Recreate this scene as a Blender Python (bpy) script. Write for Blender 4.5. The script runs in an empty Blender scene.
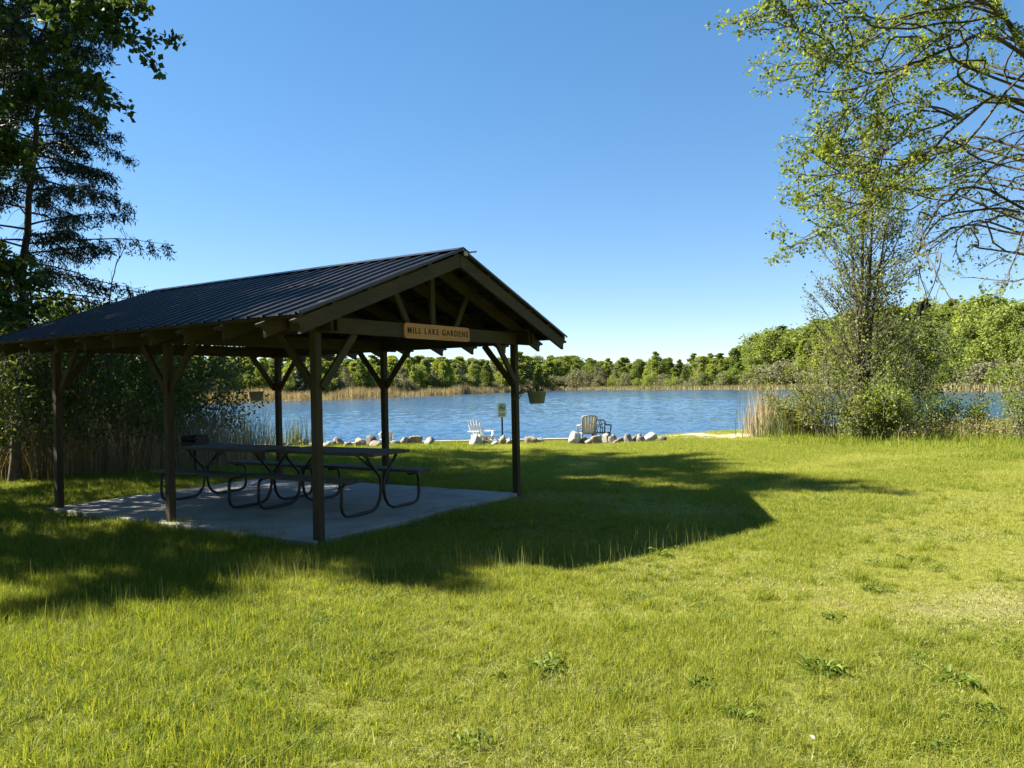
import bpy, math, random
import numpy as np
from mathutils import Vector, Matrix

random.seed(7)
RNG = np.random.default_rng(11)
SC = bpy.context.scene
COL = SC.collection

# ------------------------------------------------------------------ camera
F = 779.5                      # focal length in pixels at 1024 wide
EYE = 1.65
ROLL = 0.020
PITCH = 1.485 / F
cam = bpy.data.cameras.new("camera")
cam.sensor_width = 36.0
cam.lens = F / 1024 * 36.0
cam.clip_start = 0.05
cam.clip_end = 5000
camo = bpy.data.objects.new("camera", cam)
COL.objects.link(camo)
fwd = Vector((0, math.cos(PITCH), math.sin(PITCH)))
r0 = Vector((1, 0, 0)); u0 = r0.cross(fwd)
rt = r0 * math.cos(ROLL) - u0 * math.sin(ROLL)
up = u0 * math.cos(ROLL) + r0 * math.sin(ROLL)
M = Matrix((rt, up, -fwd)).transposed().to_4x4()
M.translation = (0, 0, EYE)
camo.matrix_world = M
SC.camera = camo

# ------------------------------------------------------------------ light
SUN = Vector((-3.60, 0.80, 3.367)).normalized()
ELEV = math.asin(SUN.z)
AZ = math.atan2(SUN.x, SUN.y)            # clockwise from +Y
w = bpy.data.worlds.new("World"); SC.world = w; w.use_nodes = True
nt = w.node_tree
bg = nt.nodes["Background"]
sky = nt.nodes.new("ShaderNodeTexSky")
sky.sky_type = 'NISHITA'; sky.sun_disc = False
sky.sun_elevation = ELEV; sky.sun_rotation = AZ % (2 * math.pi)
sky.altitude = 1200; sky.air_density = 0.85; sky.dust_density = 0.0; sky.ozone_density = 3.0
hs = nt.nodes.new("ShaderNodeHueSaturation"); hs.inputs['Hue'].default_value = .504; hs.inputs['Saturation'].default_value = 1.27; hs.inputs['Value'].default_value = 1.0
nt.links.new(sky.outputs[0], hs.inputs['Color']); 
sc1 = nt.nodes.new("ShaderNodeVectorMath"); sc1.operation = 'SCALE'; sc1.inputs['Scale'].default_value = .125
gm_ = nt.nodes.new("ShaderNodeGamma"); gm_.inputs['Gamma'].default_value = .70
sc2 = nt.nodes.new("ShaderNodeVectorMath"); sc2.operation = 'SCALE'; sc2.inputs['Scale'].default_value = 5.35
nt.links.new(hs.outputs[0], sc1.inputs[0]); nt.links.new(sc1.outputs[0], gm_.inputs[0]); nt.links.new(gm_.outputs[0], sc2.inputs[0]); nt.links.new(sc2.outputs[0], bg.inputs[0])
bg.inputs[1].default_value = 0.065
sl = bpy.data.lights.new("sun", 'SUN'); sl.energy = 5.0; sl.angle = math.radians(0.53); sl.color = (1.0, 0.93, 0.80)
slo = bpy.data.objects.new("sun", sl); COL.objects.link(slo)
slo.location = SUN * 60
slo.rotation_euler = (-SUN).to_track_quat('-Z', 'Y').to_euler()
vs = SC.view_settings
SC.display_settings.display_device = 'sRGB'
vs.view_transform = 'Standard'; vs.look = 'None'; vs.exposure = 2.0; vs.gamma = 1.0; vs.use_curve_mapping = False
SC.cycles.max_bounces = 8; SC.cycles.diffuse_bounces = 3; SC.cycles.glossy_bounces = 3
SC.cycles.transmission_bounces = 4; SC.cycles.transparent_max_bounces = 4
SC.cycles.sample_clamp_indirect = 6.0

# ------------------------------------------------------------------ helpers
def at(px, py, Z):
    """pixel of the photograph -> world point at depth Z in front of the camera"""
    dx, dy = px - 512, py - 384
    c, s = math.cos(ROLL), math.sin(ROLL)
    x = c * dx - s * dy; y = s * dx + c * dy - 1.485
    return Vector((x / F * Z, Z, EYE - y / F * Z))

def tag(o, label=None, cat=None, group=None, kind=None):
    if label: o['label'] = label
    if cat: o['category'] = cat
    if group: o['group'] = group
    if kind: o['kind'] = kind
    return o

def empty(name, loc=(0, 0, 0), rz=0.0, label=None, cat=None, group=None):
    o = bpy.data.objects.new(name, None); COL.objects.link(o)
    o.location = loc; o.rotation_euler = (0, 0, rz); o.empty_display_size = 0.1
    return tag(o, label, cat, group)

def link(name, me, parent=None, loc=None):
    o = bpy.data.objects.new(name, me); COL.objects.link(o)
    if parent: o.parent = parent
    if loc is not None: o.location = loc
    return o

def copy_tree(o, parent=None):
    c = o.copy(); COL.objects.link(c)
    if parent is not None: c.parent = parent
    for ch in list(o.children): copy_tree(ch, c)
    return c

class MB:
    """collects faces with UVs, builds ONE mesh object"""
    def __init__(s): s.v = []; s.f = []; s.uv = []; s.m = []; s.cur = 0; s.smooth = []
    def face(s, idx, uv=None, sm=False):
        s.f.append(idx); s.m.append(s.cur); s.smooth.append(sm)
        s.uv.append(uv or [(0, 0)] * len(idx))
    def box(s, c, d, rot=None, bev=0.0):
        """box with centre c and full sizes d, small chamfer bev; UV u runs on the longest axis"""
        hx, hy, hz = d[0] / 2, d[1] / 2, d[2] / 2
        c = Vector(c); R = rot or Matrix.Identity(3)
        ax = max(range(3), key=lambda i: d[i])
        off = random.random() * 50
        h = (hx, hy, hz)
        def put(pts):
            b = len(s.v)
            uv = []
            for p in pts:
                s.v.append(tuple(c + R @ Vector(p)))
                o = [p[i] for i in range(3) if i != ax]
                uv.append((p[ax] + off, o[0] + o[1] + off * .37))
            s.face(list(range(b, b + len(pts))), uv)
        b = min(bev, min(h) * .6)
        if b <= 0:
            for a in range(3):
                for sg in (-1, 1):
                    i, j = [(1, 2), (2, 0), (0, 1)][a]
                    q = []
                    for (si, sj) in ((-1, -1), (1, -1), (1, 1), (-1, 1)):
                        p = [0, 0, 0]; p[a] = sg * h[a]; p[i] = si * h[i]; p[j] = sj * h[j]; q.append(p)
                    if sg < 0: q.reverse()
                    put(q)
            return
        for a in range(3):
            i, j = [(1, 2), (2, 0), (0, 1)][a]
            for sg in (-1, 1):
                q = []
                for (si, sj) in ((-1, -1), (1, -1), (1, 1), (-1, 1)):
                    p = [0, 0, 0]; p[a] = sg * h[a]; p[i] = si * (h[i] - b); p[j] = sj * (h[j] - b); q.append(p)
                if sg < 0: q.reverse()
                put(q)
        for a in range(3):              # edges along axis a
            i, j = [(1, 2), (2, 0), (0, 1)][a]
            for si in (-1, 1):
                for sj in (-1, 1):
                    q = []
                    for (sa, wh) in ((-1, 0), (1, 0), (1, 1), (-1, 1)):
                        p = [0, 0, 0]; p[a] = sa * (h[a] - b)
                        p[i] = si * (h[i] - (b if wh else 0)); p[j] = sj * (h[j] - (0 if wh else b)); q.append(p)
                    if si * sj > 0: q.reverse()
                    q.reverse()
                    put(q)
        for sx in (-1, 1):
            for sy in (-1, 1):
                for sz in (-1, 1):
                    q = [(sx * hx, sy * (hy - b), sz * (hz - b)), (sx * (hx - b), sy * hy, sz * (hz - b)), (sx * (hx - b), sy * (hy - b), sz * hz)]
                    if sx * sy * sz < 0: q.reverse()
                    put(q)
    def beam(s, p0, p1, wd, ht, upv=(0, 0, 1), bev=0.004, ext=0.0):
        p0, p1 = Vector(p0), Vector(p1)
        d = p1 - p0; L = d.length; x = d / L
        z = Vector(upv); z = (z - x * z.dot(x))
        if z.length < 1e-5: z = Vector((1, 0, 0)) - x * x.x
        z.normalize(); y = z.cross(x)
        s.box((p0 + p1) / 2, (L + 2 * ext, wd, ht), Matrix((x, y, z)).transposed(), bev)
    def tube(s, path, radii, n=8, cap=True, sm=True):
        path = [Vector(p) for p in path]; k = len(path)
        if not hasattr(radii, '__len__'): radii = [radii] * k
        b = len(s.v); prev = None; ln = 0; lens = []
        for i, p in enumerate(path):
            t = (path[min(i + 1, k - 1)] - path[max(i - 1, 0)])
            if t.length < 1e-9: t = Vector((0, 0, 1))
            t.normalize()
            if prev is None:
                a = Vector((0, 0, 1)) if abs(t.z) < .9 else Vector((1, 0, 0))
                nx = a.cross(t).normalized()
            else:
                nx = prev - t * prev.dot(t)
                nx = nx.normalized() if nx.length > 1e-6 else t.orthogonal().normalized()
            prev = nx; ny = t.cross(nx)
            if i: ln += (p - path[i - 1]).length
            lens.append(ln)
            for j in range(n):
                an = 2 * math.pi * j / n
                s.v.append(tuple(p + (nx * math.cos(an) + ny * math.sin(an)) * radii[i]))
        for i in range(k - 1):
            for j in range(n):
                j2 = (j + 1) % n
                u0_, u1_ = j / n * .3, (j + 1) / n * .3
                s.face([b + i * n + j, b + i * n + j2, b + (i + 1) * n + j2, b + (i + 1) * n + j],
                       [(lens[i], u0_), (lens[i], u1_), (lens[i + 1], u1_), (lens[i + 1], u0_)], sm)
        if cap and n > 3:
            s.face([b + j for j in range(n)][::-1]); s.face([b + (k - 1) * n + j for j in range(n)])
    def lathe(s, prof, c=(0, 0, 0), n=20, sm=True):
        b = len(s.v)
        for (r, z) in prof:
            for j in range(n):
                an = 2 * math.pi * j / n
                s.v.append((c[0] + r * math.cos(an), c[1] + r * math.sin(an), c[2] + z))
        for i in range(len(prof) - 1):
            for j in range(n):
                j2 = (j + 1) % n
                s.face([b + i * n + j, b + i * n + j2, b + (i + 1) * n + j2, b + (i + 1) * n + j], None, sm)
    def prism(s, poly, axis_o, ex, ey, ez, t):
        """polygon (list of 2D) in plane ex,ey at axis_o extruded along ez by t"""
        o = Vector(axis_o); ex, ey, ez = Vector(ex), Vector(ey), Vector(ez)
        n = len(poly); b = len(s.v); off = random.random() * 50
        for k in (0, 1):
            for (x, y) in poly: s.v.append(tuple(o + ex * x + ey * y + ez * (t * k)))
        uv = [(x + off, y + off) for x, y in poly]
        s.face([b + i for i in range(n)][::-1], uv[::-1]); s.face([b + n + i for i in range(n)], uv)
        for i in range(n):
            j = (i + 1) % n
            s.face([b + i, b + j, b + n + j, b + n + i], [uv[i], uv[j], (uv[j][0], uv[j][1] + t), (uv[i][0], uv[i][1] + t)])
    def mesh(s, name, mats):
        me = bpy.data.meshes.new(name)
        me.from_pydata(s.v, [], s.f)
        if not isinstance(mats, (list, tuple)): mats = [mats]
        for m_ in mats: me.materials.append(m_)
        me.polygons.foreach_set('material_index', s.m)
        me.polygons.foreach_set('use_smooth', s.smooth)
        uvl = me.uv_layers.new(name='uv')
        flat = [c for f in s.uv for p in f for c in p]
        uvl.data.foreach_set('uv', flat)
        me.update()
        return me
    def build(s, name, mats, parent=None, loc=None):
        return link(name, s.mesh(name, mats), parent, loc)

def mesh_np(name, V, loops, starts, totals, mats, tint=None, midx=None, smooth=False):
    me = bpy.data.meshes.new(name)
    me.vertices.add(len(V)); me.vertices.foreach_set('co', np.ascontiguousarray(V, dtype=np.float32).ravel())
    me.loops.add(len(loops)); me.loops.foreach_set('vertex_index', np.ascontiguousarray(loops, dtype=np.int32))
    me.polygons.add(len(starts)); me.polygons.foreach_set('loop_start', np.ascontiguousarray(starts, dtype=np.int32))
    for m_ in (mats if isinstance(mats, (list, tuple)) else [mats]): me.materials.append(m_)
    if midx is not None: me.polygons.foreach_set('material_index', np.ascontiguousarray(midx, dtype=np.int32))
    me.update(calc_edges=True)
    if smooth: me.polygons.foreach_set('use_smooth', [True] * len(starts))
    if tint is not None:
        a = me.attributes.new('tint', 'FLOAT', 'FACE'); a.data.foreach_set('value', np.ascontiguousarray(tint, dtype=np.float32))
    me.validate()
    return me

def leaf_quads(P, size, rng, up_bias=0.0, aspect=0.55, droop=None, sizevar=.35):
    """N leaves at P: folded rhombi with random orientation -> (N*4,3) verts"""
    N = len(P)
    a = rng.normal(size=(N, 3)); 
    if droop is not None: a = a * .55 + np.array([0, 0, -droop])
    a /= np.linalg.norm(a, axis=1)[:, None] + 1e-9
    nrm = rng.normal(size=(N, 3)); nrm[:, 2] += up_bias
    b = np.cross(nrm, a); b /= np.linalg.norm(b, axis=1)[:, None] + 1e-9
    nn = np.cross(a, b)
    s = size * (1 + sizevar * rng.uniform(-1, 1, N))[:, None]
    wv = aspect * .5
    v0 = P; v1 = P + a * s * .45 + b * s * wv + nn * s * .07
    v2 = P + a * s; v3 = P + a * s * .45 - b * s * wv + nn * s * .07
    return np.stack([v0, v1, v2, v3], 1).reshape(-1, 3)

def leaves_mesh(name, P, size, rng, mat_, **k):
    P = np.asarray(P, dtype=np.float64).reshape(-1, 3)
    V = leaf_quads(P, size, rng, **k); N = len(P)
    return mesh_np(name, V, np.arange(N * 4), np.arange(N) * 4, np.full(N, 4), mat_, tint=rng.uniform(0, 1, N))

# ------------------------------------------------------------------ materials
def nodes(name):
    m_ = bpy.data.materials.new(name); m_.use_nodes = True
    t = m_.node_tree; return m_, t, t.nodes, t.links, t.nodes['Principled BSDF']

def ramp(n, l, fac, stops):
    r = n.new('ShaderNodeValToRGB'); e = r.color_ramp.elements
    while len(e) < len(stops): e.new(.5)
    for i, (p, c) in enumerate(stops):
        e[i].position = p; e[i].color = (*c, 1)
    l.new(fac, r.inputs[0]); return r.outputs[0]

def noise(n, l, scale, detail=4, vec=None, rough=.55):
    t = n.new('ShaderNodeTexNoise'); t.inputs['Scale'].default_value = scale
    t.inputs['Detail'].default_value = detail; t.inputs['Roughness'].default_value = rough
    if vec is not None: l.new(vec, t.inputs['Vector'])
    return t.outputs['Fac']

def mapped(n, l, out, scale):
    mp = n.new('ShaderNodeMapping'); mp.inputs['Scale'].default_value = scale
    l.new(out, mp.inputs['Vector']); return mp.outputs[0]

def bump(n, l, h, bs, strength=.3, dist=.01):
    b = n.new('ShaderNodeBump'); b.inputs['Strength'].default_value = strength; b.inputs['Distance'].default_value = dist
    l.new(h, b.inputs['Height']); l.new(b.outputs[0], bs.inputs['Normal'])

def mat_plain(name, c1, c2, scale=6, rough=.6, metal=0, bmp=.15, spec=.5, coord='Object'):
    m_, t, n, l, b = nodes(name)
    tc = n.new('ShaderNodeTexCoord').outputs[coord]
    f = noise(n, l, scale, 5, tc)
    l.new(ramp(n, l, f, [(.32, c1), (.68, c2)]), b.inputs['Base Color'])
    b.inputs['Roughness'].default_value = rough; b.inputs['Metallic'].default_value = metal
    b.inputs['Specular IOR Level'].default_value = spec
    if bmp: bump(n, l, noise(n, l, scale * 8, 3, tc), b, bmp, .004)
    return m_

def mat_wood(name, dark, light, rough=.75):
    m_, t, n, l, b = nodes(name)
    uv = n.new('ShaderNodeUVMap').outputs[0]
    g = noise(n, l, 1.0, 6, mapped(n, l, uv, (2.2, 55, 1)), .65)
    k = noise(n, l, 1.0, 3, mapped(n, l, uv, (1.2, 5, 1)))
    mx = n.new('ShaderNodeMath'); mx.operation = 'ADD'; l.new(g, mx.inputs[0]); l.new(k, mx.inputs[1])
    hf = n.new('ShaderNodeMath'); hf.operation = 'MULTIPLY'; hf.inputs[1].default_value = .5; l.new(mx.outputs[0], hf.inputs[0])
    col = ramp(n, l, hf.outputs[0], [(.3, dark), (.52, tuple((a + c) / 2 for a, c in zip(dark, light))), (.7, light)])
    v = n.new('ShaderNodeTexVoronoi'); v.inputs['Scale'].default_value = 1; l.new(mapped(n, l, uv, (1.6, 9, 1)), v.inputs['Vector'])
    kn = ramp(n, l, v.outputs['Distance'], [(.035, (.25, .22, .2)), (.09, (1, 1, 1))])
    mul = n.new('ShaderNodeMix'); mul.data_type = 'RGBA'; mul.blend_type = 'MULTIPLY'; mul.inputs[0].default_value = 1
    l.new(col, mul.inputs[6]); l.new(kn, mul.inputs[7]); l.new(mul.outputs[2], b.inputs['Base Color'])
    b.inputs['Roughness'].default_value = rough; b.inputs['Specular IOR Level'].default_value = .3
    bump(n, l, g, b, .35, .004)
    return m_

def mat_leaf(name, stops, trans=.45, rough=.45, objvar=0.0, spec=.35, transmul=(1.25, 1.15, .55)):
    """two-sided leaf: diffuse + translucent, colour from the per-leaf 'tint'"""
    m_, t, n, l, b = nodes(name)
    at_ = n.new('ShaderNodeAttribute'); at_.attribute_name = 'tint'
    fac = at_.outputs['Fac']
    if objvar:
        oi = n.new('ShaderNodeObjectInfo')
        mm = n.new('ShaderNodeMath'); mm.operation = 'MULTIPLY_ADD'; mm.inputs[1].default_value = 1 - objvar
        om = n.new('ShaderNodeMath'); om.operation = 'MULTIPLY'; om.inputs[1].default_value = objvar; l.new(oi.outputs['Random'], om.inputs[0])
        l.new(fac, mm.inputs[0]); l.new(om.outputs[0], mm.inputs[2]); fac = mm.outputs[0]
    c = ramp(n, l, fac, stops)
    l.new(c, b.inputs['Base Color']); b.inputs['Roughness'].default_value = rough; b.inputs['Specular IOR Level'].default_value = spec
    tr = n.new('ShaderNodeBsdfTranslucent')
    mu = n.new('ShaderNodeMix'); mu.data_type = 'RGBA'; mu.blend_type = 'MULTIPLY'; mu.inputs[0].default_value = 1
    mu.inputs[7].default_value = (*transmul, 1); l.new(c, mu.inputs[6]); l.new(mu.outputs[2], tr.inputs[0])
    mix = n.new('ShaderNodeMixShader'); mix.inputs[0].default_value = trans
    l.new(b.outputs[0], mix.inputs[1]); l.new(tr.outputs[0], mix.inputs[2])
    l.new(mix.outputs[0], n['Material Output'].inputs[0])
    return m_

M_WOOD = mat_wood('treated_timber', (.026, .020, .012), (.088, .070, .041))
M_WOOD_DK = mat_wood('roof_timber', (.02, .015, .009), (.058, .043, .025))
M_BOARD = mat_wood('sign_wood', (.40, .17, .035), (.62, .30, .075), .5)
M_LETTER = mat_plain('routed_letters', (.012, .009, .006), (.02, .014, .009), 20, .7)
M_PLANK = mat_wood('table_planks', (.05, .042, .035), (.135, .115, .095))
M_PIPE = mat_plain('pipe_black', (.012, .012, .013), (.025, .023, .022), 9, .45, 0, .05)
M_IRON = mat_plain('grill_iron', (.008, .008, .008), (.02, .017, .015), 12, .7)
M_BARK = mat_plain('bark_brown', (.035, .028, .02), (.10, .083, .062), 9, .9, 0, .8)
M_BARK_GR = mat_plain('bark_grey', (.08, .07, .058), (.21, .19, .165), 9, .9, 0, .8)
M_ROCK = [mat_plain('rock_%s' % k, a, b_, 3.5, .85, 0, .5) for k, a, b_ in (
    ('grey', (.12, .112, .10), (.30, .28, .25)), ('tan', (.15, .115, .08), (.36, .285, .21)),
    ('dark', (.05, .046, .042), (.15, .14, .125)), ('pale', (.32, .30, .27), (.54, .52, .48)))]
M_WHITE = mat_plain('white_resin', (.66, .66, .64), (.8, .8, .78), 4, .4)
M_TAN = mat_plain('taupe_resin', (.27, .23, .20), (.36, .31, .27), 4, .45)
M_TANLT = mat_plain('taupe_panel', (.46, .42, .37), (.55, .51, .46), 4, .45)
M_GREEN = mat_plain('dark_green_resin', (.018, .035, .028), (.03, .055, .042), 4, .4)
M_BUCKET = mat_plain('bucket_plastic', (.25, .31, .30), (.37, .43, .42), 6, .45)
M_BUCKET2 = mat_plain('bucket_grey', (.24, .23, .21), (.34, .32, .29), 6, .5)
M_SIGN = mat_plain('sign_face', (.50, .55, .46), (.62, .66, .57), 4, .4)
M_SIGNINK = mat_plain('sign_ink', (.02, .03, .025), (.04, .055, .045), 4, .5)
M_SIGNRED = mat_plain('sign_ring', (.03, .10, .04), (.05, .14, .06), 4, .5)
M_WALLTIMBER = mat_wood('seawall_timber', (.38, .33, .25), (.62, .56, .46))
M_TWIG = mat_plain('dry_twigs', (.05, .04, .03), (.13, .10, .07), 8, .9)

# metal roofing
M_ROOF, t, n, l, b = nodes('roof_metal')
tc = n.new('ShaderNodeTexCoord').outputs['Object']
f = noise(n, l, 1.6, 5, tc)
l.new(ramp(n, l, f, [(.3, (.016, .015, .015)), (.7, (.032, .029, .029))]), b.inputs['Base Color'])
rr = n.new('ShaderNodeMapRange'); rr.inputs['To Min'].default_value = .26; rr.inputs['To Max'].default_value = .46
l.new(noise(n, l, 5, 4, tc), rr.inputs['Value']); l.new(rr.outputs[0], b.inputs['Roughness'])
b.inputs['Specular IOR Level'].default_value = .42
M_RUST = mat_plain('ridge_flashing', (.30, .27, .24), (.45, .42, .39), 10, .5, .3)

# concrete
M_CONC, t, n, l, b = nodes('concrete')
tc = n.new('ShaderNodeTexCoord').outputs['Object']
f = noise(n, l, 1.4, 7, tc, .65)
l.new(ramp(n, l, f, [(.25, (.17, .162, .145)), (.5, (.30, .288, .262)), (.75, (.41, .393, .357))]), b.inputs['Base Color'])
b.inputs['Roughness'].default_value = .85
bump(n, l, noise(n, l, 60, 4, tc), b, .25, .003)

# ground sheet: lawn soil and thatch, beach sand, marsh (zones carried by the 'sand' attribute)
M_GROUND, t, n, l, b = nodes('ground_soil')
tc = n.new('ShaderNodeTexCoord').outputs['Object']
f1 = noise(n, l, .55, 6, tc, .6); f2 = noise(n, l, 14, 6, tc, .7)
lawn = ramp(n, l, f2, [(.3, (.06, .07, .014)), (.5, (.14, .15, .028)), (.72, (.22, .205, .055))])
dirt = ramp(n, l, f2, [(.3, (.10, .07, .045)), (.7, (.24, .18, .12))])
mx = n.new('ShaderNodeMix'); mx.data_type = 'RGBA'
l.new(ramp(n, l, f1, [(.62, (0, 0, 0)), (.72, (1, 1, 1))]), mx.inputs[0]); l.new(lawn, mx.inputs[6]); l.new(dirt, mx.inputs[7])
sa = n.new('ShaderNodeAttribute'); sa.attribute_name = 'sand'
f3 = noise(n, l, 1.5, 6, tc, .7)
sand = ramp(n, l, f3, [(.35, (.20, .17, .08)), (.5, (.40, .34, .23)), (.7, (.52, .46, .34))])
mx2 = n.new('ShaderNodeMix'); mx2.data_type = 'RGBA'; l.new(sa.outputs['Fac'], mx2.inputs[0]); l.new(mx.outputs[2], mx2.inputs[6]); l.new(sand, mx2.inputs[7])
l.new(mx2.outputs[2], b.inputs['Base Color']); b.inputs['Roughness'].default_value = .95; b.inputs['Specular IOR Level'].default_value = .15
bump(n, l, f2, b, .6, .03)

# water
M_WATER, t, n, l, b = nodes('lake_water')
b.inputs['Base Color'].default_value = (.015, .055, .11, 1); b.inputs['Roughness'].default_value = .06; b.inputs['IOR'].default_value = 1.333
b.inputs['Specular IOR Level'].default_value = .8
geo = n.new('ShaderNodeNewGeometry').outputs['Position']
wv1 = noise(n, l, 1, 5, mapped(n, l, geo, (4, 6, 1)), .65)
wv2 = noise(n, l, 1, 4, mapped(n, l, geo, (.30, .5, 1)), .55)
ad = n.new('ShaderNodeMath'); ad.operation = 'MULTIPLY_ADD'; ad.inputs[1].default_value = 2.2; l.new(wv2, ad.inputs[0]); l.new(wv1, ad.inputs[2])
bump(n, l, ad.outputs[0], b, .8, .05)

# leaves
M_GRASS = mat_leaf('grass_blades', [(0, (.075, .125, .018)), (.35, (.228, .272, .04)), (.65, (.33, .345, .066)), (.86, (.40, .385, .11)), (1, (.54, .48, .23))], .5, .5, 0, .18, (1.2, 1.15, .6))
M_LUSH = mat_leaf('lush_grass_blades', [(0, (.07, .13, .018)), (.5, (.195, .248, .033)), (1, (.32, .34, .06))], .5, .5, 0, .18)
M_STALK = mat_leaf('grass_stalks', [(0, (.10, .14, .035)), (.6, (.21, .235, .08)), (1, (.42, .39, .22))], .4, .6, 0, .15)
M_WEED = mat_leaf('weed_leaves', [(0, (.06, .11, .02)), (.6, (.13, .19, .035)), (1, (.20, .26, .06))], .45, .6, 0, .15)
M_LEAF_POP = mat_leaf('poplar_leaves', [(0, (.03, .055, .014)), (.6, (.055, .10, .022)), (1, (.11, .15, .035))], .3, .6, 0, .15)
M_NEEDLE = mat_leaf('spruce_needles', [(0, (.012, .028, .014)), (.7, (.025, .05, .022)), (1, (.05, .075, .03))], .12, .55)
M_LEAF_WIL = mat_leaf('overhang_leaves', [(0, (.08, .13, .02)), (.5, (.165, .225, .04)), (1, (.29, .33, .08))], .5, .6, 0, .15)
M_LEAF_SHR = mat_leaf('shrub_leaves', [(0, (.045, .075, .018)), (.5, (.085, .13, .03)), (1, (.17, .20, .055))], .35, .6, .3, .12)
M_LEAF_OLV = mat_leaf('olive_leaves', [(0, (.085, .11, .03)), (.5, (.155, .185, .052)), (1, (.25, .26, .095))], .42, .6, .2, .12)
M_LEAF_FAR = mat_leaf('far_green_leaves', [(0, (.09, .13, .03)), (.5, (.165, .215, .05)), (1, (.26, .30, .08))], .4, .7, .45, .1)
M_LEAF_FARY = mat_leaf('far_yellow_leaves', [(0, (.16, .20, .035)), (.5, (.25, .30, .055)), (1, (.35, .37, .09))], .4, .7, .4, .1)
M_LEAF_GREY = mat_leaf('far_grey_twigs', [(0, (.13, .125, .085)), (.5, (.20, .195, .13)), (1, (.20, .235, .09))], .3, .8, .4, .1)
M_LEAF_DK = mat_leaf('far_dark_needles', [(0, (.018, .035, .016)), (.6, (.035, .06, .024)), (1, (.06, .085, .03))], .15, .6, .3)
M_REED = mat_leaf('dry_reeds', [(0, (.15, .115, .065)), (.6, (.30, .24, .145)), (1, (.46, .39, .26))], .3, .8, 0, .08)
M_REEDG = mat_leaf('green_reeds', [(0, (.06, .085, .03)), (.6, (.11, .14, .05)), (1, (.24, .22, .10))], .3, .6)
M_BRAMBLE = mat_leaf('bramble_leaves', [(0, (.20, .13, .09)), (.35, (.30, .22, .15)), (.5, (.12, .17, .04)), (1, (.20, .26, .07))], .3, .6)

# ------------------------------------------------------------------ terrain and lake
WATER_Z = -0.40
LAKE = np.array([(-95, 60), (-70, 30), (-30, 26), (-9, 25.7), (1.9, 25.7), (3.2, 27.2), (5.5, 29.3), (9, 31.2), (14, 33), (24, 35), (45, 41), (66, 58), (73, 84),
                 (63, 101), (62, 125), (63, 172), (50, 206), (18, 296), (-25, 172), (-49, 142), (-82, 122), (-100, 95)], dtype=float)

def lake_sd(X, Y):
    """signed distance to the shoreline, positive on land"""
    P = np.stack([X, Y], -1).reshape(-1, 2); d = np.full(len(P), 1e9); ins = np.zeros(len(P), bool)
    n_ = len(LAKE)
    for i in range(n_):
        a, c = LAKE[i], LAKE[(i + 1) % n_]; e = c - a
        tt = np.clip(((P - a) @ e) / (e @ e), 0, 1)
        d = np.minimum(d, np.linalg.norm(P - a - tt[:, None] * e, axis=1))
        cr = ((a[1] > P[:, 1]) != (c[1] > P[:, 1]))
        xi = (c[0] - a[0]) * (P[:, 1] - a[1]) / (c[1] - a[1] + 1e-12) + a[0]
        ins ^= cr & (P[:, 0] < xi)
    return np.where(ins, -d, d).reshape(np.shape(X))

def ground_z(X, Y):
    X = np.asarray(X, float); Y = np.asarray(Y, float)
    sd = lake_sd(X, Y)
    base = -0.2 * np.clip((Y - 12) / 13, 0, 1)
    base = base + .018 * np.sin(X * 1.7 + 1.3 * np.sin(Y * .9)) * np.clip((np.hypot(X + 3, Y - 10) - 4) / 3, 0, 1) * (Y < 26)
    k = np.where((X < 2.6) & (Y < 40), 3.5, np.where(Y < 60, .13, .06))
    # rise of the woods behind the far shore
    far = np.where(Y > 60, np.clip((sd - 10) * .03, 0, 2.0), 0)
    z = WATER_Z + np.clip(sd * k, -1.0, base - WATER_Z) + far
    return z

def gz(x, y): return float(ground_z(np.array([x]), np.array([y]))[0])

def axis(parts):
    out = []
    for a, b_, s in parts: out += list(np.arange(a, b_, s))
    return np.array(out + [parts[-1][1]])
gx = axis([(-2500, -400, 300), (-400, -120, 40), (-120, -20, 4), (-20, 30, .4), (30, 120, 4), (120, 400, 40), (400, 2500, 300)])
gy = axis([(-300, -20, 40), (-20, -4, 2), (-4, 40, .4), (40, 330, 4), (330, 700, 40), (700, 3000, 300)])
GX, GY = np.meshgrid(gx, gy)
GZ = ground_z(GX, GY)
nx_, ny_ = len(gx), len(gy)
V = np.stack([GX, GY, GZ], -1).reshape(-1, 3)
ii, jj = np.meshgrid(np.arange(ny_ - 1), np.arange(nx_ - 1), indexing='ij'); k0 = (ii * nx_ + jj).ravel()
loops = np.stack([k0, k0 + 1, k0 + nx_ + 1, k0 + nx_], 1).ravel()
me = mesh_np('ground', V, loops, np.arange(len(k0)) * 4, np.full(len(k0), 4), M_GROUND, smooth=True)
sdv = lake_sd(GX, GY)
sandv = np.clip(1.25 - np.hypot((GX - 7.3) / 3.6, (GY - 28.0) / 2.6), 0, 1) * 1.6
sandv = np.clip(sandv, 0, 1) * (GX > 2.6)
sandv = np.maximum(sandv, np.where((GY > 40) & (sdv < 3) & (sdv > -3), .5, 0))
for bx, by in ((3.55, 5.85), (4.05, 5.45), (3.75, 5.65)):        # two trodden bare spots in the lawn
    sandv = np.maximum(sandv, .28 * np.clip(1.3 - np.hypot(GX - bx, GY - by) / .42, 0, 1))
at_ = me.attributes.new('sand', 'FLOAT', 'POINT'); at_.data.foreach_set('value', sandv.ravel().astype(np.float32))
tag(link('ground', me), kind='structure')

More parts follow.
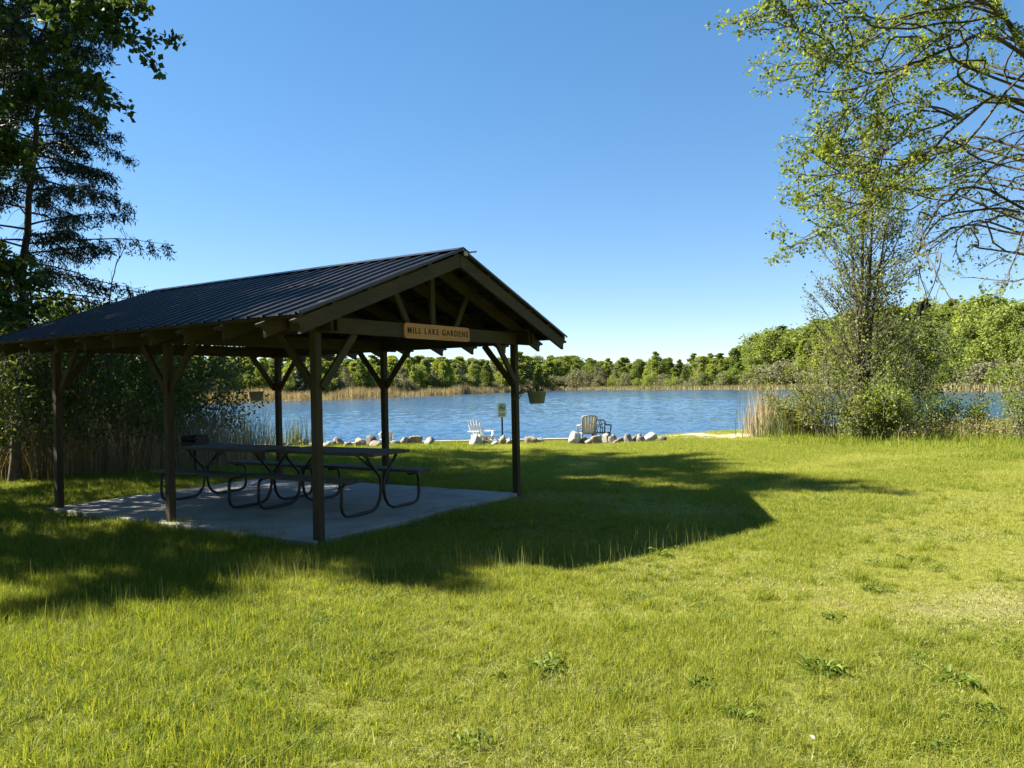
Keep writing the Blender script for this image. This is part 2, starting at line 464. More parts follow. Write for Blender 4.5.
# the lake surface is a real wind-rippled sheet: fine near the shore, coarser far out
wy = [23.5]
while wy[-1] < 306: wy.append(wy[-1] * 1.0042 + .005)
wy = np.array(wy); NXW = 760
WU = np.linspace(-1.0, 1.0, NXW)
half = np.clip(22 + .80 * wy, 0, 115)
WX = WU[None, :] * half[:, None]; WY = np.repeat(wy[:, None], NXW, 1)
WX = np.clip(WX, -105, 92)
stepy = np.gradient(wy)[:, None]; stepx = np.gradient(WX, axis=1)
wr = np.random.default_rng(8); WZ = np.zeros_like(WX)
for lam, sl_ in ((.30, .12), (.40, .13), (.55, .13), (.75, .12), (1.0, .10), (1.4, .075), (2.0, .055), (3.0, .045), (4.5, .04), (7, .035)):
    for k in range(4):
        an = -.35 + wr.normal(0, .8) - math.pi / 2; kx, ky = math.cos(an) * 6.283 / lam, math.sin(an) * 6.283 / lam
        am = sl_ * lam / 6.283 * (.52 if lam < .9 else .28)
        fade = np.clip(lam / (3.2 * np.maximum(stepy * abs(math.sin(an)), stepx * abs(math.cos(an)) )) - .6, 0, 1)
        wob = .8 * np.sin(WX * .21 / lam + k) + .8 * np.sin(WY * .17 / lam + 2 * k)
        WZ += am * fade * np.sin(kx * WX + ky * WY + wob + wr.uniform(0, 6.28)) * (.7 + .45 * np.sin(WX * .11 + WY * .05 + k))
ii, jj = np.meshgrid(np.arange(len(wy) - 1), np.arange(NXW - 1), indexing='ij'); k0 = (ii * NXW + jj).ravel()
loops = np.stack([k0, k0 + 1, k0 + NXW + 1, k0 + NXW], 1).ravel()
tag(link('lake_water', mesh_np('lake_water', np.stack([WX, WY, WATER_Z + WZ], -1).reshape(-1, 3), loops, np.arange(len(k0)) * 4, np.full(len(k0), 4), M_WATER, smooth=True)), kind='structure')

# ------------------------------------------------------------------ pavilion
PV = (-2.079, 8.276); YAW = 0.564; PW = 3.966; S1 = 2.572; S2 = 2.583; PL = S1 + S2
HB = 2.246; OF = .514; OB = .668; OS = .714; HA = 3.367; HE = 2.391
def pv(a, b_, z=0.0):
    """pavilion coordinates (a back along the ridge, b across the gable) -> world"""
    return Vector((PV[0] - math.cos(YAW) * a + math.sin(YAW) * b_, PV[1] + math.sin(YAW) * a + math.cos(YAW) * b_, z))
pav = empty('picnic_pavilion', (PV[0], PV[1], 0), -YAW,
            'open timber picnic shelter with dark ribbed metal roof on a concrete slab', 'pavilion')
# local frame of the pavilion: x = -a, y = b
def q(a, b_, z): return Vector((-a, b_, z))
PS = .092
SLAB_Z = .055
for a in (0, S1, PL):
    for bb in (0, PW):
        m_ = MB(); m_.box(q(a, bb, (HB + .02) / 2 - .02), (PS, PS, HB + .06), None, .006)
        m_.build('post', M_WOOD, pav)
# eave beams on the posts, tie beams across both gables
BH = .185
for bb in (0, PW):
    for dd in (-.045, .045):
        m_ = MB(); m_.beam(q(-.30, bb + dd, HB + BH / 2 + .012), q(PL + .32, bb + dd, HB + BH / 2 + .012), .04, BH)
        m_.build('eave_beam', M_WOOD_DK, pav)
for a, lo, hi in ((-.07, -.42, PW + .45), (PL + .07, -.42, PW + .45), (S1, -.3, PW + .3)):
    m_ = MB(); m_.beam(q(a, lo, HB + BH / 2 + .002), q(a, hi, HB + BH / 2 + .002), .042, BH - .012)
    m_.build('tie_beam', M_WOOD, pav)
# knee braces
def brace(a, bb, da, db, hgt=.58, run=.52):
    m_ = MB()
    m_.beam(q(a + da * .035, bb + db * .035, HB - hgt), q(a + da * (run + .02), bb + db * (run + .02), HB + .02), .04, .09, (0, 0, 1))
    m_.build('knee_brace', M_WOOD, pav)
for bb in (0, PW):
    brace(0, bb, 1, 0); brace(S1, bb, 1, 0); brace(S1, bb, -1, 0); brace(PL, bb, -1, 0)
for a in (0, PL):
    brace(a - .05 if a == 0 else a + .05, 0, 0, 1); brace(a - .05 if a == 0 else a + .05, PW, 0, -1)
# roof planes
HALF = PW / 2 + OS
slope = (HA - HE) / HALF
ang = math.atan(slope)
def roof_z(bb): return HA - abs(bb - PW / 2) * slope        # top of the metal
RD = .165                                                   # rafter depth (vertical)
def rafter(a, side, name='rafter', mat_=M_WOOD_DK, th=.04, tail=.13):
    """rafter of one slope with a shaped tail; side -1 left, +1 right"""
    m_ = MB()
    c = PW / 2; top0 = -.065
    e = HALF - .05 + tail
    def P(d, dz): return (d, HA - d * slope + dz)
    poly = [P(.005, top0), P(e, top0), P(e - .012, top0 - .03), P(e - .075, top0 - .05), P(e - .105, top0 - .085), P(e - .11, top0 - RD), P(.005, top0 - RD)]
    o = q(a - th / 2, c, 0)
    if side > 0: m_.prism(poly, o, (0, 1, 0), (0, 0, 1), (-1, 0, 0), th)
    else: m_.prism(poly[::-1], o, (0, -1, 0), (0, 0, 1), (-1, 0, 0), th)
    m_.build(name, mat_, pav)
RAF = [-.02, .61, 1.24, 1.87, S1 + .02, 3.2, 3.85, 4.5, PL + .02]
for a in RAF:
    rafter(a, -1, 'rafter', M_WOOD); rafter(a, 1, 'rafter', M_WOOD)
for a in (-OF + .05, PL + OB - .05):
    rafter(a, -1, 'barge_rafter', M_WOOD, .042, .09); rafter(a, 1, 'barge_rafter', M_WOOD, .042, .09)
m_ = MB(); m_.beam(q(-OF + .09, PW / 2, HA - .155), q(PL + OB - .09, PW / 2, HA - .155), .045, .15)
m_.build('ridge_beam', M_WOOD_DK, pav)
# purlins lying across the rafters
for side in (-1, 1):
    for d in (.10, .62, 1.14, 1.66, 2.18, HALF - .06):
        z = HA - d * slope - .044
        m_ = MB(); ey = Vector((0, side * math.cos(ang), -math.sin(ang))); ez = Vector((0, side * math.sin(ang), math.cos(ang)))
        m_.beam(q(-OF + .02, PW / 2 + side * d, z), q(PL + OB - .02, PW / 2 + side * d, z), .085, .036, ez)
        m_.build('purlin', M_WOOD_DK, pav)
# ribbed metal sheets: major ribs every 229 mm with two small ones between
def sheet(side):
    prof = []; a = -OF; pitch = .229
    while a < PL + OB - .01:
        for (da, h) in ((0, 0), (.012, .024), (.030, .024), (.042, 0), (.098, 0), (.104, .005), (.112, .005), (.118, 0), (.158, 0), (.164, .005), (.172, .005), (.178, 0)):
            if a + da <= PL + OB: prof.append((a + da, h))
        a += pitch
    prof.append((PL + OB, 0))
    m_ = MB(); N = len(prof); L = HALF / math.cos(ang)
    nrm = Vector((0, side * math.sin(ang), math.cos(ang))); dn = Vector((0, side * math.cos(ang), -math.sin(ang)))
    K = 5
    for lay in (0, 1):
        for k in range(K + 1):
            for i, (a_, h) in enumerate(prof):
                sag = .006 * math.sin(a_ * 2.1 + k * 1.7 + side) * (1 if 0 < k < K else .4)
                p = q(a_, PW / 2, HA) + dn * (L * k / K) + nrm * (h - .02 + sag - lay * .002)
                m_.v.append(tuple(p))
    S = N * (K + 1)
    for k in range(K):
        for i in range(N - 1):
            f_ = [k * N + i, k * N + i + 1, (k + 1) * N + i + 1, (k + 1) * N + i]
            if side > 0: f_ = f_[::-1]
            m_.face(f_); m_.face([S + x for x in f_[::-1]])
    for i in range(N - 1):
        for k in (0, K):
            f_ = [k * N + i, k * N + i + 1, S + k * N + i + 1, S + k * N + i]; m_.face(f_)
    return m_.build('roof_sheet', M_ROOF, pav)
sheet(-1); sheet(1)
# rake trims and ridge cap
for a in (-OF - .008, PL + OB + .008):
    for side in (-1, 1):
        m_ = MB(); nrm = Vector((0, side * math.sin(ang), math.cos(ang)))
        p0 = q(a, PW / 2 + side * .01, HA - .005); p1 = q(a, PW / 2 + side * HALF, HE - .005)
        m_.beam(p0 - nrm * .012, p1 - nrm * .012, .010, .03, nrm, .002); m_.build('rake_trim', M_ROOF, pav)
m_ = MB()
for side in (-1, 1):
    dn = Vector((0, side * math.cos(ang), -math.sin(ang))); nrm = Vector((0, side * math.sin(ang), math.cos(ang)))
    c = q(0, PW / 2, HA) + dn * .075 + nrm * .012
    for (a0, a1) in ((-OF - .02, .9), (.9, 2.9), (2.9, PL + OB + .01)):
        hh = .0015 * (a0 > 0)
        m_.beam(Vector((-a0, c.y, c.z + hh)), Vector((-a1, c.y, c.z + hh)), .155, .004, nrm, 0)
m_.build('ridge_cap', M_ROOF, pav)
m_ = MB(); m_.beam(q(-OF - .01, PW / 2 + .02, HA - .06), q(-OF - .01, PW / 2 + .10, HA - .06), .008, .055, (0, 0, 1), .001)
m_.build('ridge_flashing', M_RUST, pav); m_ = MB()
m_.beam(q(-OF + .03, PW / 2 + .16, HA - .03), q(-OF - .05, PW / 2 + .24, HA - .015), .02, .02, (0, 0, 1), .001)
m_.build('ridge_flashing', M_RUST, pav)
# gable truss webs: king post and two fanned struts on both gables
for a in (-.02, PL + .02):
    zt = HB + BH
    m_ = MB(); m_.beam(q(a, PW / 2, zt - .03), q(a, PW / 2, HA - .2), .045, .09, (0, 1, 0)); m_.build('king_post', M_WOOD, pav)
    for s_ in (-1, 1):
        b1 = PW / 2 + s_ * .80
        m_ = MB(); m_.beam(q(a, PW / 2 + s_ * .47, zt - .03), q(a, b1, roof_z(b1) - .15), .045, .085, (0, 1, 0)); m_.build('truss_strut', M_WOOD, pav)
# name board with routed letters on the front tie beam
SB0, SB1, SZ0, SZ1 = PW / 2 - .66, PW / 2 + .68, HB + .0, HB + .185
fa = -.07 - .021
def rrect(x0, x1, y0, y1, r, k=6):
    o = []
    for cx, cy, a0 in ((x1 - r, y0 + r, -90), (x1 - r, y1 - r, 0), (x0 + r, y1 - r, 90), (x0 + r, y0 + r, 180)):
        for i in range(k + 1):
            an = math.radians(a0 + 90 * i / k); o.append((cx + r * math.cos(an), cy + r * math.sin(an)))
    return o
m_ = MB(); m_.prism(rrect(SB0, SB1, SZ0, SZ1, .04), q(fa - .001, 0, 0), (0, 1, 0), (0, 0, 1), (1, 0, 0), .024)
board = m_.build('name_board', M_BOARD, pav); board['label'] = 'orange wooden name board reading MILL LAKE GARDENS'
fc = bpy.data.curves.new('lettering', 'FONT'); fc.body = 'MILL LAKE GARDENS'; fc.size = .105; fc.align_x = 'CENTER'; fc.align_y = 'CENTER'
fc.extrude = .0025; fc.offset = .0012; fc.space_character = 1.32
fo = bpy.data.objects.new('tmp_text', fc); COL.objects.link(fo)
bpy.context.view_layer.update()
tm = bpy.data.meshes.new_from_object(fo.evaluated_get(bpy.context.evaluated_depsgraph_get()))
bpy.data.objects.remove(fo)
tm.name = 'lettering'; tm.materials.clear(); tm.materials.append(M_LETTER)
for v_ in tm.vertices:                                   # text plane (x, y) -> (b, z) on the board's face
    x, y, z = v_.co; v_.co = (-(fa - .0255) + z + .001, x + (SB0 + SB1) / 2 + .01, y + (SZ0 + SZ1) / 2)
link('lettering', tm, board)

# concrete slab, one pour with two tooled joints
def slab_part(a0, a1, b0, b1):
    m_.box(q((a0 + a1) / 2, (b0 + b1) / 2, SLAB_Z / 2 - .05), (a1 - a0 - .008, b1 - b0 - .008, SLAB_Z + .1), None, .012)
m_ = MB()
SA0, SA1, SB_0, SB_1 = -.04, PL + .16, -.11, PW - .03
for (a0, a1) in ((SA0, 1.75), (1.75, 3.5), (3.5, SA1)):
    slab_part(a0, a1, SB_0, PW / 2); slab_part(a0, a1, PW / 2, SB_1)
so = m_.build('concrete_slab', M_CONC); so.location = (PV[0], PV[1], 0); so.rotation_euler = (0, 0, -YAW); tag(so, kind='structure')

# ------------------------------------------------------------------ picnic tables
def pipe_path(s_):
    raw = [(.29, .73), (.245, .66), (.13, .545), (.05, .46), (.027, .38), (.027, .27), (.05, .16), (.11, .07), (.2, .03), (.35, .026), (.60, .026), (.68, .04), (.725, .085), (.74, .15), (.74, .34), (.725, .395), (.68, .425), (.52, .43)]
    return [(0, s_ * y, z) for y, z in raw]
def make_table(label, loc):
    root = empty('picnic_table', loc, -YAW, label, 'picnic table', 'picnic tables on the slab')
    L = 1.86
    tt = MB()
    for k in range(5): tt.box((0, (k - 2) * .146, .757), (L - random.uniform(0, .015), .139, .038), None, .005)
    tt.build('table_top', M_PLANK, root)
    for s_ in (-1, 1):
        bt = MB()
        for k in range(2): bt.box((0, s_ * (.585 + k * .142), .462), (L - random.uniform(0, .02), .136, .038), None, .005)
        bt.build('bench', M_PLANK, root)
    for ex in (-.75, .75):
        fr = MB()
        for s_ in (-1, 1):
            fr.tube([(ex + p[0], p[1], p[2]) for p in pipe_path(s_)], .021, 8)
        fr.beam((ex, -.33, .728), (ex, .33, .728), .04, .016, (0, 0, 1), 0)
        fr.build('pipe_frame', M_PIPE, root)
        br = MB(); br.tube([(ex, 0, .44), (ex * .35, 0, .735)], .012, 6); br.build('brace', M_PIPE, root)
    return root
# near frame centre (-1.72, 10.13) and far frame centre one frame spacing back along the ridge
cA = Vector((-1.70, 10.11, SLAB_Z)); uu = Vector((-math.cos(YAW), math.sin(YAW), 0))
make_table('nearer picnic table with grey planks on bent black pipe frame, beside the front post', cA + uu * .76)
t2 = make_table('farther picnic table with grey planks on black pipe frame, end to end behind the nearer', cA + uu * (.76 + 1.93) + Vector((-.08, -.08, 0)))

# ------------------------------------------------------------------ charcoal grill, stump, post
gp = at(195, 440, 15.2); g0 = empty('charcoal_grill', (gp.x, gp.y, gz(gp.x, gp.y)), -.5, 'black iron charcoal grill on a pedestal behind the picnic tables', 'grill'); g0.scale = (.78, .78, .98)
m_ = MB(); m_.tube([(0, 0, -.1), (0, 0, .62)], .04, 10); m_.build('pedestal', M_IRON, g0)
m_ = MB()
for (c, d) in (((0, 0, .63), (.52, .40, .012)), ((-.255, 0, .75), (.010, .40, .24)), ((.255, 0, .75), (.010, .40, .24)), ((0, .2, .75), (.50, .010, .24)), ((0, -.2, .69), (.50, .010, .11))):
    m_.box(c, d, None, .002)
m_.build('firebox', M_IRON, g0)
m_ = MB()
for k in range(9): m_.tube([(-.24, -.17 + k * .042, .80), (.24, -.17 + k * .042, .80)], .006, 5)
for x in (-.30, .30): m_.tube([(x * .85, -.19, .80), (x, -.19, .80), (x, -.10, .80), (x * .85, -.10, .80)], .009, 6)
m_.build('grate', M_IRON, g0)
p = at(262, 449, 18.5)
m_ = MB(); m_.lathe([(0, -.1), (.085, -.1), (.082, .30), (.075, .33), (0, .335)], (0, 0, 0), 12)
o = m_.build('short_post', M_WOOD); o.location = (p.x, p.y, gz(p.x, p.y)); tag(o, 'short dark round post standing in grass between shelter and lake', 'post')
# leaning stake with a little box among the reeds
p = at(244, 425, 25.2); sk = empty('wooden_stake', (p.x, p.y, gz(p.x, p.y)), .4, 'thin blue grey stake with a small box top among shoreline reeds', 'stake')
m_ = MB(); m_.beam((0, 0, -.2), (.03, 0, 1.02), .035, .035, (0, 1, 0)); m_.build('stake', M_WOOD, sk)
m_ = MB(); m_.box((-.05, 0, 1.06), (.2, .12, .13), None, .006); m_.build('box_top', M_BUCKET, sk)

# ------------------------------------------------------------------ hanging buckets
def bucket(px, py, Z, r, mat_, hang_b, label, hook, leafy=True):
    c = at(px, py, Z); zt = hook.z - c.z
    root = empty('hanging_bucket', c, .3, label, 'bucket')
    m_ = MB(); H = r * 1.25; k = .74
    m_.lathe([(0, 0), (r * k, 0), (r * .97, H * .93), (r * 1.04, H * .93), (r * 1.05, H), (r * .97, H), (r * .93, H * .86), (0, H * .84)], (0, 0, 0), 24)
    m_.build('bucket', mat_, root)
    m_ = MB(); hk = root.matrix_basis.inverted() @ hook
    for sx in (-1, 1): m_.tube([(sx * r, 0, H * .95), (sx * r * .8, 0, H + .12), (hk.x * .8, hk.y * .8, H + (hk.z - H) * .5), hk], .0022, 4)
    m_.build('hanger_wire', M_PIPE, root)
    if leafy:
        m_ = MB(); rg = random.Random(5); pts = []
        for i in range(46):
            an = rg.uniform(0, 6.28); s_ = rg.uniform(.25, 1); L = rg.uniform(.15, .42)
            p0 = Vector((math.cos(an) * r * .6 * s_, math.sin(an) * r * .6 * s_, H * .85)); d = Vector((math.cos(an) * .8 * s_, math.sin(an) * .8 * s_, 1.0)).normalized()
            path = [p0]
            for j in range(5):
                d = (d + Vector((rg.uniform(-.3, .3), rg.uniform(-.3, .3), -.22))).normalized(); path.append(path[-1] + d * L / 5)
                if j > 1: pts += [path[-1] + Vector((rg.uniform(-.03, .03), rg.uniform(-.03, .03), rg.uniform(-.03, .03))) for _ in range(2)]
            m_.tube(path, [.004, .0035, .003, .0025, .002, .0015], 4)
        for i in range(5):                     # a few trailing stems over the rim
            an = 2.6 + i * .25; p0 = Vector((math.cos(an) * r, math.sin(an) * r, H)); path = [p0, p0 + Vector((math.cos(an) * .1, 0, -.01)), p0 + Vector((math.cos(an) * .16, .02, -.07))]
            m_.tube(path, .004, 4); pts += [path[2] + Vector((rg.uniform(-.03, .03),) * 3) for _ in range(5)] + [path[1]] * 2
        pl = m_.build('dry_plant', M_TWIG, root)
        link('foliage', leaves_mesh('foliage', [tuple(p) for p in pts], .035, RNG, M_LEAF_OLV), pl)
    return root
hk1 = pv(.35, PW + OS - .06, 0); 
c1 = at(537, 404, 11.0)
bucket(537, 403.5, 11.0, .138, M_BUCKET, 0, 'pale green bucket with a straggly dry plant hanging beside the right corner post', Vector((c1.x + .0, c1.y, 2.33)))
c2 = at(257, 401, 13.4)
bucket(256.5, 400.5, 13.4, .125, M_BUCKET2, 0, 'grey bucket hanging under the far eave over the lake view', Vector((c2.x, c2.y, 2.36)), False)

# ------------------------------------------------------------------ generic growth of trees and shrubs
class Plant:
    def __init__(s, seed): s.r = random.Random(seed); s.n = np.random.default_rng(seed); s.wood = MB(); s.leaf = []
    def rv(s, a=1.0): return Vector((s.r.gauss(0, 1), s.r.gauss(0, 1), s.r.gauss(0, 1))) * a
    def path(s, p, d, L, n_, wander, trop):
        p = Vector(p); d = Vector(d).normalized(); out = [p.copy()]
        for i in range(n_):
            d = (d + s.rv(wander) + Vector(trop)).normalized(); p = p + d * (L / n_); out.append(p.copy())
        return out
    def sideways(s, d, ang_):
        d = Vector(d).normalized(); o = s.rv(); o = (o - d * o.dot(d)).normalized()
        return d * math.cos(ang_) + o * math.sin(ang_)
    def grow(s, p, d, L, r, lev, P):
        """P: list of per-level dicts n,kids,ang,ratio,wander,trop,leaf"""
        c = P[lev]; n_ = c.get('n', 5)
        pa = s.path(p, d, L, n_, c.get('wander', .12), c.get('trop', (0, 0, 0)))
        tip = c.get('taper', .35)
        s.wood.tube(pa, [r * (1 - (1 - tip) * i / n_) for i in range(n_ + 1)], c.get('sides', 4), cap=False)
        s.finish(pa, r, lev, P, L)
        return pa
    def finish(s, pa, r, lev, P, L, kids=None):
        c = P[lev]; n_ = len(pa) - 1
        for k in range(c.get('leaf', 0)):
            tt = s.r.uniform(c.get('lf0', .25), 1) * n_; i = min(int(tt), n_ - 1); q_ = pa[i].lerp(pa[i + 1], tt - i)
            q_ = q_ + s.rv(c.get('spread', .04))
            for _ in range(c.get('cl', 1)): s.leaf.append(tuple(q_ + s.rv(c.get('cs', 0.0))))
        if lev + 1 < len(P):
            K = c.get('kids', 4) if kids is None else kids
            for k in range(K):
                tt = (c.get('k0', .3) + (1 - c.get('k0', .3)) * (k + s.r.random()) / K) * n_; i = min(int(tt), n_ - 1)
                q_ = pa[i].lerp(pa[i + 1], tt - i); dd = pa[i + 1] - pa[i]
                cd = s.sideways(dd, c.get('ang', .8) * s.r.uniform(.7, 1.3)) + Vector(c.get('kdir', (0, 0, 0)))
                fr = 1 - .55 * (tt / n_) if c.get('shrink', True) else 1
                s.grow(q_, cd, L * c.get('ratio', .5) * fr * s.r.uniform(.7, 1.25), max(r * c.get('rr', .5), .0025), lev + 1, P)
    def make(s, name, label, cat, wood_mat, leaf_mat, leaf_size, group=None, loc=(0, 0, 0), crown='crown', trunk='trunk', parts=True, **lk):
        root = empty(name, loc, 0, label, cat, group)
        if s.wood.v: s.wood.build(trunk, wood_mat, root)
        if s.leaf: link(crown, leaves_mesh(crown, s.leaf, leaf_size, s.n, leaf_mat, **lk), root)
        return root

# ---- big poplar whose trunk stands out of frame on the left; its crown shades the shelter
def limb(pl, pts, r0_, r1_, sides=6):
    """smooth limb through points, returns dense path"""
    pts = [Vector(p) for p in pts]; out = []
    for i in range(len(pts) - 1):
        p0 = pts[max(i - 1, 0)]; p1 = pts[i]; p2 = pts[i + 1]; p3 = pts[min(i + 2, len(pts) - 1)]
        for k in range(4):
            t_ = k / 4
            out.append(.5 * ((2 * p1) + (p2 - p0) * t_ + (2 * p0 - 5 * p1 + 4 * p2 - p3) * t_ * t_ + (3 * p1 - p0 - 3 * p2 + p3) * t_ ** 3))
    out.append(pts[-1]); out = [o_ + pl.rv(.012) for o_ in out]
    n_ = len(out) - 1
    pl.wood.tube(out, [r0_ + (r1_ - r0_) * i / n_ for i in range(n_ + 1)], sides, cap=False)
    return out
pop = Plant(3)
base = Vector((-12.2, 11.6, 0))
PP = [dict(n=8, kids=9, ang=.9, ratio=.42, wander=.07, trop=(0, 0, .06), k0=.15, rr=.4, sides=8),
      dict(n=6, kids=7, ang=.8, ratio=.5, wander=.13, trop=(0, 0, .02), k0=.2, rr=.5, leaf=8, spread=.25),
      dict(n=4, kids=5, ang=.8, ratio=.55, wander=.18, k0=.2, rr=.5, sides=4, leaf=16, spread=.16),
      dict(n=3, wander=.2, sides=3, leaf=17, spread=.11, lf0=.1)]
pa = limb(pop, [base, base + Vector((.1, 0, 3)), base + Vector((-.1, .2, 6.5)), base + Vector((.1, .1, 9)), base + Vector((0, 0, 11))], .26, .05, 10)
for k in range(20):
    i = 6 + int(k * .5); an = k * 2.4
    d = Vector((math.cos(an), math.sin(an), .45)); Lb = 3.6 - .11 * k
    if math.cos(an) > .3: Lb *= .80
    pop.grow(pa[min(i, len(pa) - 1)], d, Lb, .075, 1, PP)
# boughs that reach into the frame
P2 = [dict(kids=19, ang=.8, ratio=.22, k0=.2, rr=.45, leaf=50, spread=.18, lf0=.35, shrink=False),
      dict(n=4, kids=4, ang=.7, ratio=.5, wander=.2, trop=(0, 0, -.03), k0=.2, sides=4, rr=.6, leaf=9, spread=.07, lf0=.2),
      dict(n=3, wander=.2, sides=3, leaf=8, spread=.055, lf0=.1)]
for pts, L in (([(-200, 30), (-60, 40), (20, 20), (70, 14), (120, 28), (172, 44)], 2.6), ([(-200, 90), (-60, 60), (20, 55), (70, 52), (105, 72), (124, 100)], 2.3),
               ([(-200, 0), (-60, -40), (30, -22), (90, -12), (150, 8)], 2.4), ([(-180, 120), (-60, 110), (0, 100), (40, 85), (70, 110)], 2.0), ([(-120, -60), (0, -20), (60, -4), (100, 2), (140, 18)], 2.2),
               ([(-180, 190), (-60, 180), (-10, 165), (25, 150)], 1.8), ([(-180, 260), (-60, 250), (0, 262), (30, 280)], 1.8), ([(-180, 320), (-60, 300), (0, 305), (40, 322)], 1.8)):
    Z = 12.6 + pop.r.uniform(-.4, .6)
    lp = limb(pop, [at(x - (24 if x > 90 else 8), y, Z + .25 * pop.r.uniform(-1, 1)) for x, y in pts], .045, .008, 5)
    pop.finish(lp, .03, 0, P2, L)
pop.make('poplar_tree', 'broad leaved poplar leaning its leafy boughs into the top left corner', 'tree', M_BARK, M_LEAF_POP, .105, None, (0, 0, 0), aspect=.85, up_bias=.6)

# ---- second leafy tree out of frame, closer to the camera, shading the near lawn at left
def round_tree(seed, base_, H, R, z0, nlimb, leaf_mat, size, name, label, cat, group=None, dens=1.0, bark=M_BARK):
    pl = Plant(seed); base_ = Vector(base_)
    pa = limb(pl, [base_, base_ + Vector((.1, .05, H * .33)), base_ + Vector((-.1, .1, H * .66)), base_ + Vector((0, 0, H * .97))], .035 * H * .5, .02, 8)
    P_ = [dict(), dict(n=5, kids=7, ang=.8, ratio=.5, wander=.14, trop=(0, 0, .03), k0=.2, rr=.5, leaf=int(8 * dens), spread=.2),
          dict(n=4, kids=4, ang=.8, ratio=.55, wander=.18, k0=.2, rr=.5, sides=4, leaf=int(14 * dens), spread=.14),
          dict(n=3, wander=.2, sides=3, leaf=int(14 * dens), spread=.1, lf0=.1)]
    for k in range(nlimb):
        f_ = z0 + (1 - z0) * (k + .5) / nlimb; i = int(f_ * (len(pa) - 1)); an = k * 2.4 + seed
        prof_ = math.sin(math.pi * min(1, .25 + .75 * (f_ - z0) / (1 - z0) * .95)) * .9 + .15
        pl.grow(pa[i], Vector((math.cos(an), math.sin(an), .35)), R * prof_, .05, 1, P_)
    return pl.make(name, label, cat, bark, leaf_mat, size, group, (0, 0, 0), aspect=.75, up_bias=.5)
round_tree(21, (-12.4, 10.1, 0), 11.2, 2.8, .28, 40, M_LEAF_POP, .12, 'poplar_tree', 'leafy poplar off beyond the shaded near lawn at far left', 'tree', None, 1.3)
round_tree(22, (-15.0, 16.7, -.05), 19.2, 3.3, .42, 40, M_LEAF_POP, .11, 'maple_tree', 'dark leafy maple behind the spruce at the left edge', 'tree', None, 1.6)
round_tree(23, (-16.0, 21.3, -.1), 19.4, 3.5, .40, 42, M_LEAF_POP, .12, 'maple_tree', 'dark maple farther back by the lake at left edge', 'tree', None, 1.6)

round_tree(24, (-15.2, 19.1, -.1), 18.0, 3.0, .42, 42, M_LEAF_POP, .12, 'poplar_tree', 'tall poplar between the dark maples at the left edge', 'tree', None, 1.7)

# ---- spruce with sparse drooping boughs
sp = Plant(9)
tp = [at(12, 440, 15), at(20, 330, 15), at(27, 230, 15), at(36, 120, 15), at(44, 40, 15), at(50, -30, 15)]; tp[0].z = -.1
pa = limb(sp, tp, .095, .015, 8)
nP = len(pa) - 1
for k in range(96):
    f_ = .25 + .73 * k / 96; t_ = f_ * nP; i = min(int(t_), nP - 1); q_ = pa[i].lerp(pa[i + 1], t_ - i)
    an = k * 2.399 + sp.r.uniform(-.3, .3); L = (2.6 * (1 - f_) ** .7 + .3) * sp.r.uniform(.65, 1.2)
    d = Vector((math.cos(an), math.sin(an), .12)); bp = sp.path(q_, d, L, 8, .06, (0, 0, -.035))
    sp.wood.tube(bp, [.022 * (1 - .85 * j / 8) for j in range(9)], 4, cap=False)
    bare = sp.r.random() < .12
    for j in range(2, 9):
        for s_ in (-1, 1):
            dd = (bp[j] - bp[j - 1]).normalized(); sd_ = dd.cross(Vector((0, 0, 1))) * s_
            tw = sp.path(bp[j], dd * .8 + sd_ * .8 + Vector((0, 0, -.35)), L * .22 * (1.15 - j / 10) + .10, 3, .15, (0, 0, -.22))
            sp.wood.tube(tw, [.006, .005, .004, .003], 3, cap=False)
            if bare: continue
            for u_ in range(44):
                v_ = sp.r.uniform(0, 2.99); i2 = int(v_); sp.leaf.append(tuple(tw[i2].lerp(tw[i2 + 1], v_ - i2) + sp.rv(.04)))
sp.make('spruce_tree', 'tall sparse spruce with drooping dark boughs rising behind the roof', 'tree', M_BARK, M_NEEDLE, .10, None, (0, 0, 0), aspect=.22, droop=.5)

# ---- bare leaning sapling behind the roof
bs = Plant(14)
PB = [dict(kids=9, ang=.5, ratio=.26, k0=.35, rr=.5, kdir=(0, 0, .3)), dict(n=5, kids=3, ang=.6, ratio=.5, wander=.16, sides=3, rr=.6), dict(n=4, wander=.2, sides=3)]
lp = limb(bs, [at(96, 450, 16.5), at(104, 380, 16.5), at(110, 290, 16.5), at(118, 262, 16.4), at(126, 240, 16.3), at(122, 228, 16.2)], .02, .003, 5)
bs.finish(lp, .009, 0, PB, 1.6)
bs.make('bare_sapling', 'thin bare sapling curving up above the far end of the roof', 'sapling', M_BARK_GR, M_LEAF_POP, .05)

# ---- big tree out of frame on the right: limbs sweep in from the right edge
wt = Plant(31)
PWI = [dict(kids=17, ang=.62, ratio=.34, k0=.10, rr=.5, leaf=3, spread=.04, lf0=.5, shrink=False, kdir=(-.25, 0, 0), cl=5, cs=.035),
       dict(n=6, kids=8, ang=.65, ratio=.42, wander=.16, trop=(-.03, 0, -.01), k0=.15, sides=4, rr=.6, leaf=3, spread=.03, lf0=.3, cl=4, cs=.032),
       dict(n=4, wander=.2, sides=3, leaf=1, spread=.02, lf0=.4, cl=5, cs=.032)]
PBARE = [dict(kids=14, ang=.6, ratio=.36, k0=.05, rr=.5, shrink=False, kdir=(-.1, 0, -.15)),
         dict(n=6, kids=6, ang=.7, ratio=.45, wander=.17, trop=(0, 0, -.05), k0=.15, sides=4, rr=.55, leaf=1, spread=.05, lf0=.5),
         dict(n=4, wander=.2, sides=3, leaf=1, spread=.04, trop=(0, 0, -.05))]
tb = Vector((8.3, 10.6, 0))
